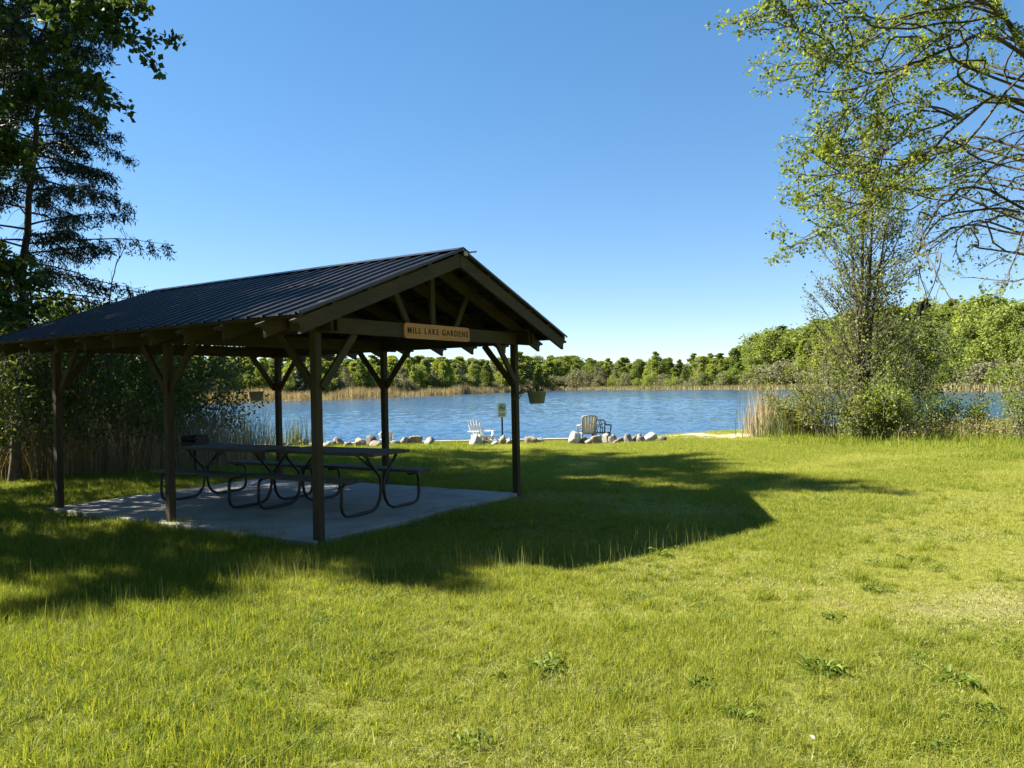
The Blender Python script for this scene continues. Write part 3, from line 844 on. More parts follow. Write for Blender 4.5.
limb(wt, [tb, tb + Vector((.05, 0, 1.2)), tb + Vector((-.1, .1, 2.6)), tb + Vector((.1, 0, 4.2)), tb + Vector((-.2, 0, 6.5)), tb + Vector((-.3, 0, 9))], .24, .06, 12)
LIMBS = [  # photo track of each limb, root radius, side shoot length, set
    ([(1100, 150), (1040, 75), (1010, 25), (985, 2), (940, -12), (890, -25)], .085, 2.6, 0),
    ([(985, 2), (945, 6), (900, 22), (860, 45), (830, 60), (790, 76), (755, 80)], .032, 2.4, 0),
    ([(1100, 70), (1000, 38), (960, 45), (925, 58), (880, 74), (845, 60), (805, 40), (762, 24), (735, 20)], .045, 2.6, 0),
    ([(1100, 105), (985, 70), (945, 60), (905, 72), (870, 92), (845, 112), (815, 128), (790, 140)], .042, 2.5, 0),
    ([(1110, 150), (1010, 98), (965, 118), (930, 150), (900, 165), (860, 172), (820, 176), (775, 172)], .045, 2.6, 0),
    ([(1100, 180), (990, 138), (950, 147), (920, 168), (880, 196), (840, 212), (800, 232), (765, 246)], .04, 2.5, 0),
    ([(1110, 210), (985, 182), (930, 190), (890, 186), (850, 190), (820, 205)], .034, 2.2, 0),
    ([(1000, 15), (960, -10), (900, -12), (840, 2), (790, 6), (750, 16)], .03, 2.4, 0),
    ([(960, 118), (920, 110), (880, 125), (850, 145), (818, 152)], .025, 2.2, 0),
    ([(1110, 235), (990, 190), (945, 202), (924, 232), (918, 262), (926, 296)], .036, 1.9, 1),
    ([(1110, 250), (1000, 230), (960, 226), (935, 240), (915, 250)], .034, 1.9, 1),
    ([(1110, 205), (1020, 200), (980, 210), (950, 218), (930, 206)], .03, 1.8, 1),
    ([(1120, 225), (1040, 225), (1018, 250), (1006, 285)], .03, 1.4, 1),
    ([(1120, 170), (1040, 160), (990, 166), (950, 180)], .03, 2.0, 1),
    ([(1120, 120), (1030, 128), (980, 150), (940, 176)], .03, 2.0, 1),
]
for k, (pts, r_, L, st) in enumerate(LIMBS):
    Z = [10.8, 10.9, 10.2, 11.6, 10.6, 11.8, 12.2, 9.8, 11.2, 10.4, 11.4, 12.0, 9.6, 11.0, 12.0][k]
    pts = [(x + (22 if x < 820 else 0), y) for x, y in pts]
    P3 = [at(x, y, Z + .35 * math.sin(k * 2.1 + j)) for j, (x, y) in enumerate(pts)]
    if pts[0][0] >= 1100: P3 = [tb + Vector((-.1, 0, max(2.2, P3[0].z - .35)))] + P3[1:]
    r_ *= .62
    for rep in range(3):
        Q = P3 if rep == 0 else [P3[0]] + [p_ + Vector((wt.r.uniform(-.25, .25), wt.r.uniform(-.9, .9), wt.r.uniform(-.42, .32))) for p_ in P3[1:]]
        q_ = r_ if rep == 0 else min(r_, .018)
        lp = limb(wt, Q, q_, .005, 6)
        wt.finish(lp, q_ * .45, 0, PBARE if st else PWI, L * .62, kids=(None if rep == 0 else 10))
wt.make('overhanging_tree', 'old spreading tree whose half bare limbs hang in from the upper right', 'tree', M_BARK, M_LEAF_WIL, .056, None, (0, 0, 0), aspect=.6, up_bias=.4)

# ---- slender multi-stemmed tree by the water
mt = Plant(41); tb2 = at(864, 425, 24.5); tb2.z = gz(tb2.x, tb2.y) - .05
PM = [dict(kids=34, ang=.95, ratio=.42, k0=.12, rr=.26, kdir=(0, 0, .12)),
      dict(n=9, kids=10, ang=.5, ratio=.34, wander=.08, trop=(0, 0, .075), k0=.2, sides=4, rr=.55, leaf=5, spread=.12, lf0=.5),
      dict(n=4, kids=4, ang=.55, ratio=.5, wander=.14, sides=3, rr=.65, leaf=5, spread=.10, lf0=.3, trop=(0, 0, .03)), dict(n=3, sides=3, wander=.2, leaf=1, spread=.08)]
for k, (x1, x2, y2) in enumerate(((860, 866, 120), (868, 874, 150), (856, 850, 175), (872, 890, 200))):
    lp = limb(mt, [tb2 + Vector((.10 * (k - 1.5), .08 * (k % 2), 0)), at((862 + x1) / 2 + 2 * (k - 1.5), 350, 24.5), at(x1 + (x2 - x1) * .4, 270, 24.5), at(x2, y2, 24.6)], (.13 if k < 2 else .07), .012, 7)
    mt.finish(lp, .075, 0, PM, 6.2, kids=36 if k < 2 else 20)
mt.make('slender_tree', 'slender multi stemmed tree with fine rising twigs beside the lake', 'tree', M_BARK, M_LEAF_OLV, .085, None, (0, 0, 0), aspect=.6)

# ---- shrubs and bushes
def shrub(seed, x, y, H, R, leaf_mat, size, name, label, cat, group=None, stems=16, leafk=1.0, bark=M_BARK_GR, parts=True):
    pl = Plant(seed); z0 = gz(x, y) - .03
    P_ = [dict(n=6, kids=8, ang=.6, ratio=.45, wander=.10, k0=.15, rr=.5, leaf=int(14 * leafk), spread=.12, trop=(0, 0, .05), lf0=.1),
          dict(n=4, kids=4, ang=.7, ratio=.5, wander=.15, sides=3, rr=.6, leaf=int(13 * leafk), spread=.12), dict(n=3, wander=.2, sides=3, leaf=int(9 * leafk), spread=.10)]
    for k in range(stems):
        an = k * 2.4; rr_ = R * .35 * math.sqrt((k + .5) / stems)
        L = H * pl.r.uniform(.65, 1.1)
        out = R / H * 1.1 * math.sqrt((k + .5) / stems)
        pl.grow(Vector((math.cos(an) * rr_, math.sin(an) * rr_, 0)), Vector((math.cos(an) * out, math.sin(an) * out, 1)), L, .018, 0, P_)
    return pl.make(name, label, cat, bark, leaf_mat, size, group, (x, y, z0), crown='foliage', trunk='stems', aspect=.65)

# left thicket behind the shelter
GL = 'bushes in the thicket behind the shelter'
shrub(51, -7.75, 18.6, 3.1, 1.05, M_LEAF_SHR, .085, 'thicket_bush', 'sunlit green bush at the lake end of the thicket behind the shelter', 'bush', GL, 18)
shrub(52, -8.6, 17.3, 3.3, 1.4, M_LEAF_SHR, .085, 'thicket_bush', 'green bush between the middle post and the sunlit end of the thicket', 'bush', GL, 16)
shrub(53, -9.9, 16.2, 3.4, 1.4, M_LEAF_SHR, .085, 'thicket_bush', 'dark bush behind the gap between the two left posts', 'bush', GL, 16)
shrub(54, -11.2, 17.0, 3.6, 1.5, M_LEAF_SHR, .09, 'thicket_bush', 'dark bush behind the back left post of the shelter', 'bush', GL, 16)
shrub(55, -9.6, 13.4, 2.9, 1.2, M_LEAF_SHR, .08, 'thicket_bush', 'deeply shaded bush at the left edge beside the back post', 'bush', GL, 16)
shrub(56, -10.4, 20.8, 3.6, 1.7, M_LEAF_SHR, .09, 'thicket_bush', 'tall green bush half hidden at the back of the thicket near the lake', 'bush', GL, 16)
# right bank
GRB = 'bushes on the right bank'
def pxy(px, Z): return (px - 512) / F * Z
shrub(61, pxy(832, 23.8), 23.8, 2.5, 1.1, M_LEAF_OLV, .075, 'bank_bush', 'grey green bush mounding out left of the slender tree', 'bush', GRB, 18, .65)
shrub(62, pxy(862, 22.6), 22.6, 1.25, .8, M_LEAF_OLV, .075, 'bank_bush', 'low olive bush in front of the slender tree trunks', 'bush', GRB, 14, .7)
shrub(63, pxy(884, 22.2), 22.2, 1.8, .4, M_LEAF_WIL, .075, 'bank_bush', 'narrow yellow green bush just right of the slender tree', 'bush', GRB, 10, .9)
shrub(64, pxy(905, 26.5), 26.5, 4.1, 1.1, M_LEAF_SHR, .085, 'bank_bush', 'tall dark green bush behind the slender tree on its right', 'bush', GRB, 22, 1.2)
shrub(65, pxy(802, 25.0), 25.0, 1.6, .8, M_LEAF_OLV, .07, 'bank_bush', 'small grey green bush beside the tan reed clump', 'bush', GRB, 12, .9)
GSP = 'leafy saplings among the brambles'
for k, (px, Z, H) in enumerate(((925, 23.4, 1.3), (948, 23.6, 1.25), (978, 23.2, 1.25), (1018, 21.5, 1.7), (905, 23, 1.2))):
    shrub(70 + k, pxy(px, Z), Z, H, .28, M_LEAF_WIL, .06, 'leafy_sapling', ['green sapling above the brambles near the middle of the right water', 'green sapling in the brambles left of the lake post gap',
          'green sapling among pinkish brambles short of the right edge', 'tallest leafy sapling, at the right edge of the lawn', 'green sapling nearest the slender tree in the brambles'][k], 'sapling', GSP, 5, .9)

# ------------------------------------------------------------------ reeds, brambles and long grass (uncountable)
def blades(X, Y, H, Wd, rng, lean=.25, base=None, seg=3, tintlo=0., tinthi=1.):
    """upright tapered blades with a bend; returns V, loops, starts, totals, tint"""
    N = len(X); Z0 = ground_z(X, Y) if base is None else base
    az = rng.uniform(0, 2 * np.pi, N); la = rng.uniform(0, 2 * np.pi, N); ln = np.abs(rng.normal(0, lean, N))
    side = np.stack([np.cos(az), np.sin(az), np.zeros(N)], 1); ld = np.stack([np.cos(la), np.sin(la), np.zeros(N)], 1)
    rows = []
    for k in range(seg):
        f_ = k / seg; c = np.stack([X, Y, Z0 + H * f_ * (1 - .25 * (ln * f_))], 1) + ld * (H * ln * f_ ** 2)[:, None]
        wv = (Wd * (1 - .55 * f_) / 2)[:, None]
        rows += [c - side * wv, c + side * wv]
    rows.append(np.stack([X, Y, Z0 + H * (1 - .25 * ln)], 1) + ld * (H * ln)[:, None])
    V_ = np.stack(rows, 1); nv = 2 * seg + 1
    pat = []; st = []; tot = []; c = 0
    for k in range(seg - 1):
        pat += [2 * k, 2 * k + 1, 2 * k + 3, 2 * k + 2]; st.append(c); tot.append(4); c += 4
    pat += [2 * seg - 2, 2 * seg - 1, 2 * seg]; st.append(c); tot.append(3); c += 3
    loops_ = (np.arange(N)[:, None] * nv + np.array(pat)).ravel(); starts_ = (np.arange(N)[:, None] * c + np.array(st)).ravel()
    tn = np.repeat(rng.uniform(tintlo, tinthi, N), seg)
    return V_.reshape(-1, 3), loops_, starts_, np.tile(tot, N), tn
def blade_obj(name, X, Y, H, Wd, mat_, lean, seg=3, **k):
    r_ = blades(X, Y, H, Wd, RNG, lean, None, seg, **k)
    return tag(link(name, mesh_np(name, r_[0], r_[1], r_[2], r_[3], mat_, tint=r_[4])), kind='stuff')

# tall dry reeds in the thicket at the left
N = 13000
X = RNG.uniform(-13, -5.9, N); Y = 14.6 + (X + 13) * .42 + RNG.normal(1.2, .9, N); k_ = (X < -6.6) | (RNG.random(N) < .5)
X, Y = X[k_], Y[k_]
blade_obj('reeds', X, Y, RNG.uniform(.5, 1.9, len(X)) * (1 - .25 * RNG.random(len(X))), RNG.uniform(.004, .011, len(X)), M_REED, .3, 3, tintlo=.1, tinthi=1)
# green rushes at the water's edge between the posts
N = 330
X = np.concatenate([RNG.normal(pxy(300, 25.3), .35, N // 3), RNG.uniform(pxy(205, 25), pxy(300, 25), N - N // 3)]); Y = RNG.normal(25.3, .3, N)
blade_obj('rushes', X, Y, RNG.uniform(.3, 1.15, N), RNG.uniform(.015, .03, N), M_REEDG, .14, 3)
# tan reed clump on the right of the beach
N = 420
X = RNG.normal(pxy(768, 26.5), .42, N); Y = RNG.normal(26.5, .5, N)
blade_obj('reeds', X, Y, RNG.uniform(.7, 2.05, N) * (1 - .25 * np.abs(X - X.mean())), RNG.uniform(.014, .03, N), M_REED, .10, 3, tintlo=.3)
N = 900
X = RNG.normal(pxy(792, 25.5), .6, N); Y = RNG.normal(25.4, .5, N)
blade_obj('rushes', X, Y, RNG.uniform(.35, .95, N), RNG.uniform(.015, .03, N), M_REEDG, .22, 3)
# long fresh grass along the right bank
N = 16000
X = RNG.uniform(pxy(790, 21), 26, N); Y = RNG.uniform(15.5, 23.5, N) + RNG.normal(0, .3, N); k_ = Y > 20.8 - (X - 7) * .6
X, Y = X[k_], Y[k_]
blade_obj('long_grass', X, Y, RNG.uniform(.10, .34, len(X)) * np.clip(.55 + (Y - 16) / 10, .5, 1.2), RNG.uniform(.008, .018, len(X)), M_LUSH, .45, 3)
# brambles
N = 1500
X = RNG.uniform(pxy(885, 22), 27, N); Y = RNG.normal(22.6, .7, N); H = RNG.uniform(.3, .8, N)
Pb = np.stack([X, Y, ground_z(X, Y) + H * RNG.uniform(.3, 1, N)], 1)
Pb = np.repeat(Pb, 13, 0) + RNG.normal(0, .10, (N * 13, 3))
tag(link('brambles', leaves_mesh('brambles', Pb, .05, RNG, M_BRAMBLE, aspect=.7)), kind='stuff')
r_ = blades(X, Y, H * 1.1, np.full(N, .012), RNG, .5)
tag(link('bramble_canes', mesh_np('bramble_canes', r_[0], r_[1], r_[2], r_[3], M_REED, tint=r_[4])), kind='stuff')

# far reed beds along the opposite shore
def shore_pts(n_, seq):
    P = np.array(seq, float); d = np.linalg.norm(np.diff(P, axis=0), axis=1); cs = np.concatenate([[0], np.cumsum(d)])
    s_ = RNG.uniform(0, cs[-1], n_); i = np.clip(np.searchsorted(cs, s_) - 1, 0, len(d) - 1); f_ = (s_ - cs[i]) / d[i]
    p_ = P[i] + (P[i + 1] - P[i]) * f_[:, None]; tg = (P[i + 1] - P[i]) / d[i][:, None]
    return p_, np.stack([tg[:, 1], -tg[:, 0]], 1)
FARL = [(-82, 122), (-49, 142), (-25, 172), (18, 296)]
p_, nr = shore_pts(30000, FARL)
nr = np.where((nr[:, 1] > 0)[:, None], nr, -nr)
off = RNG.uniform(-1.0, 13, len(p_))
X, Y = (p_ + nr * off[:, None]).T
blade_obj('reeds', X, Y, (RNG.uniform(1.2, 2.3, len(X)) + .5 * np.sin(X * .35) + .3 * np.sin(X * .9 + 1)), RNG.uniform(.05, .13, len(X)), M_REED, .22, 2)
p_, nr = shore_pts(5000, [(18, 296), (50, 206), (63, 172), (62, 125), (63, 101), (75, 84)])
nr = np.where((nr[:, 0] > 0)[:, None], nr, -nr); off = RNG.uniform(-.5, 8, len(p_)); X, Y = (p_ + nr * off[:, None]).T
blade_obj('reeds', X, Y, RNG.uniform(.5, 1.4, len(X)), RNG.uniform(.12, .24, len(X)), M_REEDG, .15, 2, tinthi=1)

p_, nr = shore_pts(12000, [(10, 285), (18, 296), (50, 206), (63, 172), (62, 125), (63, 101), (75, 84)])
nr = np.where((nr[:, 0] > 0)[:, None], nr, -nr); off = RNG.uniform(-1.0, 7, len(p_)); X, Y = (p_ + nr * off[:, None]).T
blade_obj('reeds', X, Y, RNG.uniform(.4, 1.25, len(X)), RNG.uniform(.06, .16, len(X)), M_REED, .25, 2, tintlo=.2)

# ------------------------------------------------------------------ far woods: every tree an object, mesh shared per kind
def far_tree_mesh(name, seed, kind):
    """unit-height tree (1 m tall), trunk + crown of leaf clumps spread over uneven lobes"""
    rg = np.random.default_rng(seed); mbw = MB(); rp = random.Random(seed)
    if kind == 'round': lob = 26; R0, zc, zr, cs = .28, .54, .40, 8000
    elif kind == 'tall': lob = 26; R0, zc, zr, cs = .16, .50, .44, 5200
    elif kind == 'thin': lob = 24; R0, zc, zr, cs = .17, .50, .43, 3600
    elif kind == 'shrub': lob = 10; R0, zc, zr, cs = .50, .50, .36, 1600
    else: lob = 0; R0, zc, zr, cs = .17, 0, 0, 1300
    mbw.tube([(0, 0, -.02), (.01, 0, .3), (-.01, .01, .6), (0, 0, .9)], [.018, .015, .010, .003], 5, cap=False)
    if kind == 'conifer':
        z = rg.uniform(.06, 1, cs) ** 1.1; rr_ = R0 * (1 - z) ** .8 * np.sqrt(rg.uniform(.2, 1, cs)) * (1 + .3 * np.sin(z * 60)); an = rg.uniform(0, 6.283, cs)
        P = np.stack([rr_ * np.cos(an), rr_ * np.sin(an), z], 1); size = .055
    else:
        C = []
        for k in range(lob):
            an = k * 2.4 + rp.uniform(-.4, .4); zz = (-1 + 2 * (k + rp.random()) / lob if kind in ('tall', 'thin') else rp.uniform(-1, 1)); tp_ = 1 - (.50 * max(0, zz + .1) if kind in ('tall', 'thin') else .25 * max(0, zz)); rad = R0 * math.sqrt(max(.05, 1 - zz * zz)) * rp.uniform(.35, .95) * tp_
            C.append((math.cos(an) * rad, math.sin(an) * rad, zc + zz * zr * rp.uniform(.8, 1.05), R0 * (rp.uniform(.42, .72) if kind in ('tall', 'thin') else rp.uniform(.32, .6)) * tp_))
            mbw.tube([(0, 0, max(.15, C[-1][2] - .22)), (C[-1][0] * .5, C[-1][1] * .5, C[-1][2] - .1), C[-1][:3]], [.008, .005, .002], 3, cap=False)
        C = np.array(C); ci = rg.integers(0, lob, cs); d = rg.normal(size=(cs, 3)); d /= np.linalg.norm(d, axis=1)[:, None]
        P = C[ci, :3] + d * (C[ci, 3] * rg.uniform(.35, 1.08, cs))[:, None]; P[:, 2] = np.maximum(P[:, 2], .03)
        size = {'round': .026, 'tall': .028, 'thin': .022, 'shrub': .055}[kind]
    LV = leaf_quads(P, size, rg, up_bias=.5, aspect=.8); nl = len(P)
    nw = len(mbw.v); Vv = np.concatenate([np.array(mbw.v), LV])
    lw = [len(f_) for f_ in mbw.f]; lp_ = np.concatenate([np.concatenate([np.array(f_) for f_ in mbw.f]), nw + np.arange(nl * 4)])
    tot = np.concatenate([lw, np.full(nl, 4)]); st = np.concatenate([[0], np.cumsum(tot)[:-1]])
    return Vv, lp_, st, tot, np.concatenate([np.full(len(lw), .5), rg.uniform(0, 1, nl)]), np.concatenate([np.zeros(len(lw)), np.ones(nl)])
VAR = {}
def far_variant(key, kind, leafm, n_=3):
    VAR[key] = []
    for s_ in range(n_):
        V_, lp_, st, tot, tn, mi = far_tree_mesh(key, hash(key) % 1000 if False else 100 * len(VAR) + s_, kind)
        VAR[key].append(mesh_np('far_' + kind, V_, lp_, st, tot, [M_BARK_GR, leafm], tint=tn, midx=mi))
far_variant('green', 'round', M_LEAF_FAR, 4); far_variant('yellow', 'tall', M_LEAF_FARY, 3); far_variant('poplar', 'tall', M_LEAF_FAR, 3)
far_variant('grey', 'thin', M_LEAF_GREY, 3); far_variant('dark', 'conifer', M_LEAF_DK, 2); far_variant('shrub', 'shrub', M_LEAF_GREY, 3); far_variant('gshrub', 'shrub', M_LEAF_FAR, 2)
SHORE_PX = [(-80, 110), (100, 118), (245, 142), (400, 172), (480, 220), (560, 292), (700, 206), (800, 172), (900, 125), (1000, 101), (1140, 84)]
SKYL = [(-80, 335), (100, 340), (240, 352), (330, 350), (420, 352), (500, 352), (560, 352), (620, 355), (665, 357), (690, 354), (720, 352), (740, 347), (760, 334), (790, 326), (830, 318), (880, 302), (915, 297), (935, 306), (950, 300), (968, 292), (1000, 292), (1030, 296), (1140, 290)]
FAR_INFO = {
    'green': ('far_tree', 'rounded green leafy tree in the woods across the lake', 'tree', 'leafy trees across the lake'),
    'poplar': ('far_tree', 'upright mid green tree in the woods across the lake', 'tree', 'upright green trees across the lake'),
    'yellow': ('far_tree', 'bright yellow green upright tree in the woods across the lake', 'tree', 'yellow green trees across the lake'),
    'grey': ('bare_tree', 'grey nearly bare twiggy tree in the woods across the lake', 'tree', 'bare grey trees across the lake'),
    'dark': ('far_conifer', 'dark narrow conifer among leafy trees across the lake', 'tree', 'conifers across the lake'),
    'shrub': ('shore_shrub', 'low grey brown shrub on the opposite lake shore', 'shrub', 'grey shrubs on the far shore'),
    'gshrub': ('shore_shrub', 'low green shrub on the opposite lake shore', 'shrub', 'green shrubs on the far shore')}
rf = random.Random(77)
def put_far(key, px, Z, top, wk=1.0):
    me_ = rf.choice(VAR[key]); nm, lb, ct, gr = FAR_INFO[key]
    o_ = bpy.data.objects.new(nm, me_); COL.objects.link(o_)
    x = (px - 512) / F * Z; z0 = gz(x, Z)
    dx, dy = px - 512, top - 384; y = math.sin(ROLL) * dx + dy - 1.485
    H = EYE - y / F * Z - z0
    o_.location = (x, Z, z0); wd = rf.uniform(1.0, 1.5) * wk
    o_.scale = (H * wd, H * wd, H); o_.rotation_euler = (0, 0, rf.uniform(0, 6.28))
    tag(o_, lb, ct, gr); return o_
def interp(tab, x): return float(np.interp(x, [a for a, _ in tab], [b_ for _, b_ in tab]))
for row, (dz, cnt, lo, hi) in enumerate(((9, 100, 6, 20), (20, 110, 2, 11), (38, 135, -2, 5))):
    for k in range(cnt):
        px = -70 + 1200 * (k + rf.random()) / cnt
        Z = interp(SHORE_PX, px) + dz * rf.uniform(.7, 1.4) + 4
        top = interp(SKYL, px) + rf.uniform(lo, hi) * (1 if px < 720 else 1.9)
        if px < 560: key = rf.choices(['green', 'poplar', 'yellow', 'grey', 'dark'], [.06, .34, .26, .33, .01])[0]
        elif px < 750: key = rf.choices(['green', 'poplar', 'yellow', 'grey', 'dark'], [.12, .46, .22, .19, .01])[0]
        else: key = rf.choices(['green', 'poplar', 'yellow', 'grey', 'dark'], [.62, .15, .18, .02, .03])[0]
        if row == 2 and key == 'grey': key = 'poplar'
        put_far(key, px, Z, top, (1.0, 1.2, 1.55)[row] if key != 'green' else (1.0, 1.1, 1.25)[row])
for k in range(96):
    px = 150 + 950 * (k + rf.random()) / 96
    Z = interp(SHORE_PX, px) + rf.uniform(5, 9) + (8 if px < 560 else 0)
    put_far('shrub' if rf.random() < .62 else 'gshrub', px, Z, 384 - rf.uniform(2, 15) - (px > 760) * rf.uniform(0, 9) - .02 * (px - 512))
# a few that stand out on the skyline, each with a label of its own
for px, dz, top, key, lb in ((656, 18, 350, 'poplar', 'solitary tufted tree rising above the low skyline right of the chairs'),
                             (735, 14, 343, 'poplar', 'pointed green tree where the far treeline starts to climb'),
                             (776, 20, 327, 'green', 'broad green tree crowning the climbing treeline left of the slender tree'),
                             (925, 30, 302, 'dark', 'dark conifer in the notch of the right hand treeline'),
                             (990, 24, 290, 'green', 'broad pale green tree topping the right hand treeline'),
                             (447, 10, 356, 'yellow', 'bright yellow green tree seen under the shelter roof right of the sign')):
    o_ = put_far(key, px, interp(SHORE_PX, px) + dz, top); o_['label'] = lb
# woods beyond the left end of the lake close the view behind the thicket
for k in range(26):
    px = -260 + 420 * (k + rf.random()) / 26
    put_far(rf.choice(['green', 'poplar', 'dark', 'green']), px, rf.uniform(34, 48) + (12 if px > 60 else 0), 330 - rf.uniform(-6, 40))['label'] = 'dark leafy tree in the wood behind the thicket at left'
for o_ in SC.objects:
    if o_.get('label') == 'dark leafy tree in the wood behind the thicket at left': o_['group'] = 'trees of the wood behind the thicket'; o_['category'] = 'tree'

for k, (x, y, H) in enumerate(((-20, -7, 15), (-14, -9, 17), (-8.5, -10, 15), (-3, -9, 17), (2.5, -10, 16), (8, -9, 17), (13, -7, 15), (17, -2, 16), (18.5, 4, 15), (-21, 0, 15), (-25, 7, 16))):  # unseen trees added behind and beside the camera, blocking sky light to darken the shade
    o_ = bpy.data.objects.new('added_shade_tree', VAR['green'][k % 4]); COL.objects.link(o_)
    o_.location = (x, y, gz(x, y)); o_.scale = (H * 1.1, H * 1.1, H); o_.rotation_euler = (0, 0, k * 1.3)
    tag(o_, 'unseen tall leafy tree added around the clearing to darken the shade', 'tree', 'unseen trees added around the clearing to block sky light')

# ------------------------------------------------------------------ shore: rocks, timber edging, chairs, sign
def rock_mesh(seed, mat_):
    rg = np.random.default_rng(seed); n1, n2 = 14, 22; V_ = []; fs = []
    ph = rg.uniform(0, 6.28, 8)
    pl_ = rg.normal(size=(9, 3)); pl_ /= np.linalg.norm(pl_, axis=1)[:, None]; pd = rg.uniform(.38, .85, 9)
    for i in range(n1 + 1):
        th = math.pi * i / n1
        for j in range(n2):
            an = 2 * math.pi * j / n2; d = np.array([math.sin(th) * math.cos(an), math.sin(th) * math.sin(an), math.cos(th)])
            r_ = 1.0
            for a_, b_ in zip(pl_, pd):
                c_ = d @ a_
                if c_ > 1e-3: r_ = min(r_, b_ / c_)
            r_ *= 1 + .03 * math.sin(11 * an + ph[2]) * math.sin(7 * th) + .05 * math.sin(5 * an + ph[0]) * math.sin(3 * th + ph[1])
            V_.append(d * r_)
    for i in range(n1):
        for j in range(n2):
            j2 = (j + 1) % n2; fs.append([i * n2 + j, (i + 1) * n2 + j, (i + 1) * n2 + j2, i * n2 + j2])
    lp_ = np.array(fs).ravel()
    return mesh_np('rock', np.array(V_), lp_, np.arange(len(fs)) * 4, np.full(len(fs), 4), mat_, smooth=False)
RM = {k: [rock_mesh(300 + 10 * k + s_, M_ROCK[k]) for s_ in range(3)] for k in range(4)}
rr = random.Random(5)
GROCK = ['rocks in the shoreline row behind the shelter', 'rocks by the white chair and the sign', 'rocks piled below the two chairs']
def rock(px, py, wpx, hpx, kind, grp, label, Z=24.6):
    p = at(px, py, Z); s_ = wpx / F * Z / 2; h_ = hpx / F * Z / 2
    o_ = link('rock', rr.choice(RM[kind]))
    o_.location = (p.x, p.y, gz(p.x, p.y) + h_ * .72); o_.scale = (s_ * 1.28 * rr.uniform(.85, 1.2), s_ * rr.uniform(.8, 1.2), h_ * 1.35 * rr.uniform(.8, 1.15)); o_.rotation_euler = (rr.uniform(-.35, .35), rr.uniform(-.35, .35), rr.uniform(0, 6.28))
    tag(o_, label, 'rock', GROCK[grp])
row = 'rounded fieldstone in the row of rocks seen between the shelter posts'
for px, wd, hh, kd, lb, Z in ((303, 11, 8, 2, row, 25), (312, 10, 7, 0, row, 24.8), (330, 10, 9, 0, row, 24.8), (326, 9, 7, 1, row, 24.3), (338, 11, 9, 1, row, 24.9), (348, 9, 7, 0, row, 24.2),
     (359, 16, 12, 1, 'largest pointed tan rock in the row behind the tables', 24.3), (371, 13, 11, 2, 'dark mossy rock beside the pointed tan one', 25.0), (376, 11, 7, 1, row, 24.2), (386, 9, 8, 0, row, 24.8),
     (395, 11, 9, 0, row, 24.4), (406, 13, 11, 1, 'tan angular rock just right of the middle lake side post', 24.5), (417, 14, 11, 1, 'broad reddish tan rock second from the end of the row', 24.7),
     (428, 14, 9, 0, 'smooth grey rock ending the row on the right', 24.3), (291, 9, 7, 2, row, 24.7), (282, 9, 7, 0, row, 25), (318, 8, 6, 2, row, 24.1)):
    rock(px, 442, wd, hh, kd, 0, lb, Z)
for px, wd, hh, kd, lb, Z in ((474, 15, 11, 3, 'large pale boulder at the foot of the white adirondack chair', 24.2), (486, 10, 8, 2, 'dark stone tucked under the white adirondack chair', 24.4), (497, 9, 7, 2, 'dark stone left of the sign post', 24.6),
     (504, 8, 9, 1, 'upright brown stone at the foot of the sign post', 24.5), (511, 9, 7, 0, 'grey stone just right of the sign post', 24.3), (529, 16, 8, 1, 'long mossy tan stone right of the corner post', 24.5), (541, 9, 6, 0, 'small grey stone ending the group by the sign', 24.6), (494, 7, 5, 3, 'small white stone left of the sign post', 24.2)):
    rock(px, 442, wd, hh, kd, 1, lb, Z)
pile = 'rounded stone in the low pile stretching right of the chairs'
for px, wd, hh, kd, lb, Z in ((573, 13, 12, 3, 'pale slab of rock leaning below the taupe chair', 24.0), (583, 10, 9, 2, 'dark stone between pale slab and brown stone', 24.1), (588, 9, 6, 1, pile, 23.8), (597, 14, 10, 1, 'brown rounded stone below the green chair', 24.2), (607, 11, 11, 0, 'grey stone standing highest right of the green chair', 24.4),
     (613, 11, 8, 0, pile, 24.0), (621, 10, 8, 2, pile, 24.3), (628, 10, 9, 0, pile, 24.1), (634, 9, 8, 2, pile, 24.4), (639, 9, 9, 1, pile, 24.5), (641, 9, 7, 0, pile, 23.9), (649, 14, 10, 3, 'long white stone at the right end of the pile', 24.1), (663, 7, 5, 2, 'lone small dark stone on the grass past the pile', 24.0), (617, 8, 5, 1, pile, 23.7)):
    rock(px, 442, wd, hh, kd, 2, lb, Z)

# timber edging along the water
for x0, x1, lb in ((-9.0, -4.2, 'left length of weathered timber edging along the shore behind the rocks'), (-4.15, -1.2, 'timber edging plank on the shore left of the white chair'), (-1.15, 2.4, 'timber edging plank on the shore between sign and chairs')):
    m_ = MB(); m_.box(((x0 + x1) / 2, 25.5, -.19), (x1 - x0, .14, .17), None, .012)
    m_.box(((x0 + x1) / 2, 25.62, -.42), (x1 - x0, .06, .5), None, .006)
    tag(m_.build('timber_edging', M_WALLTIMBER), lb, 'edging', 'timber edging of the shore')

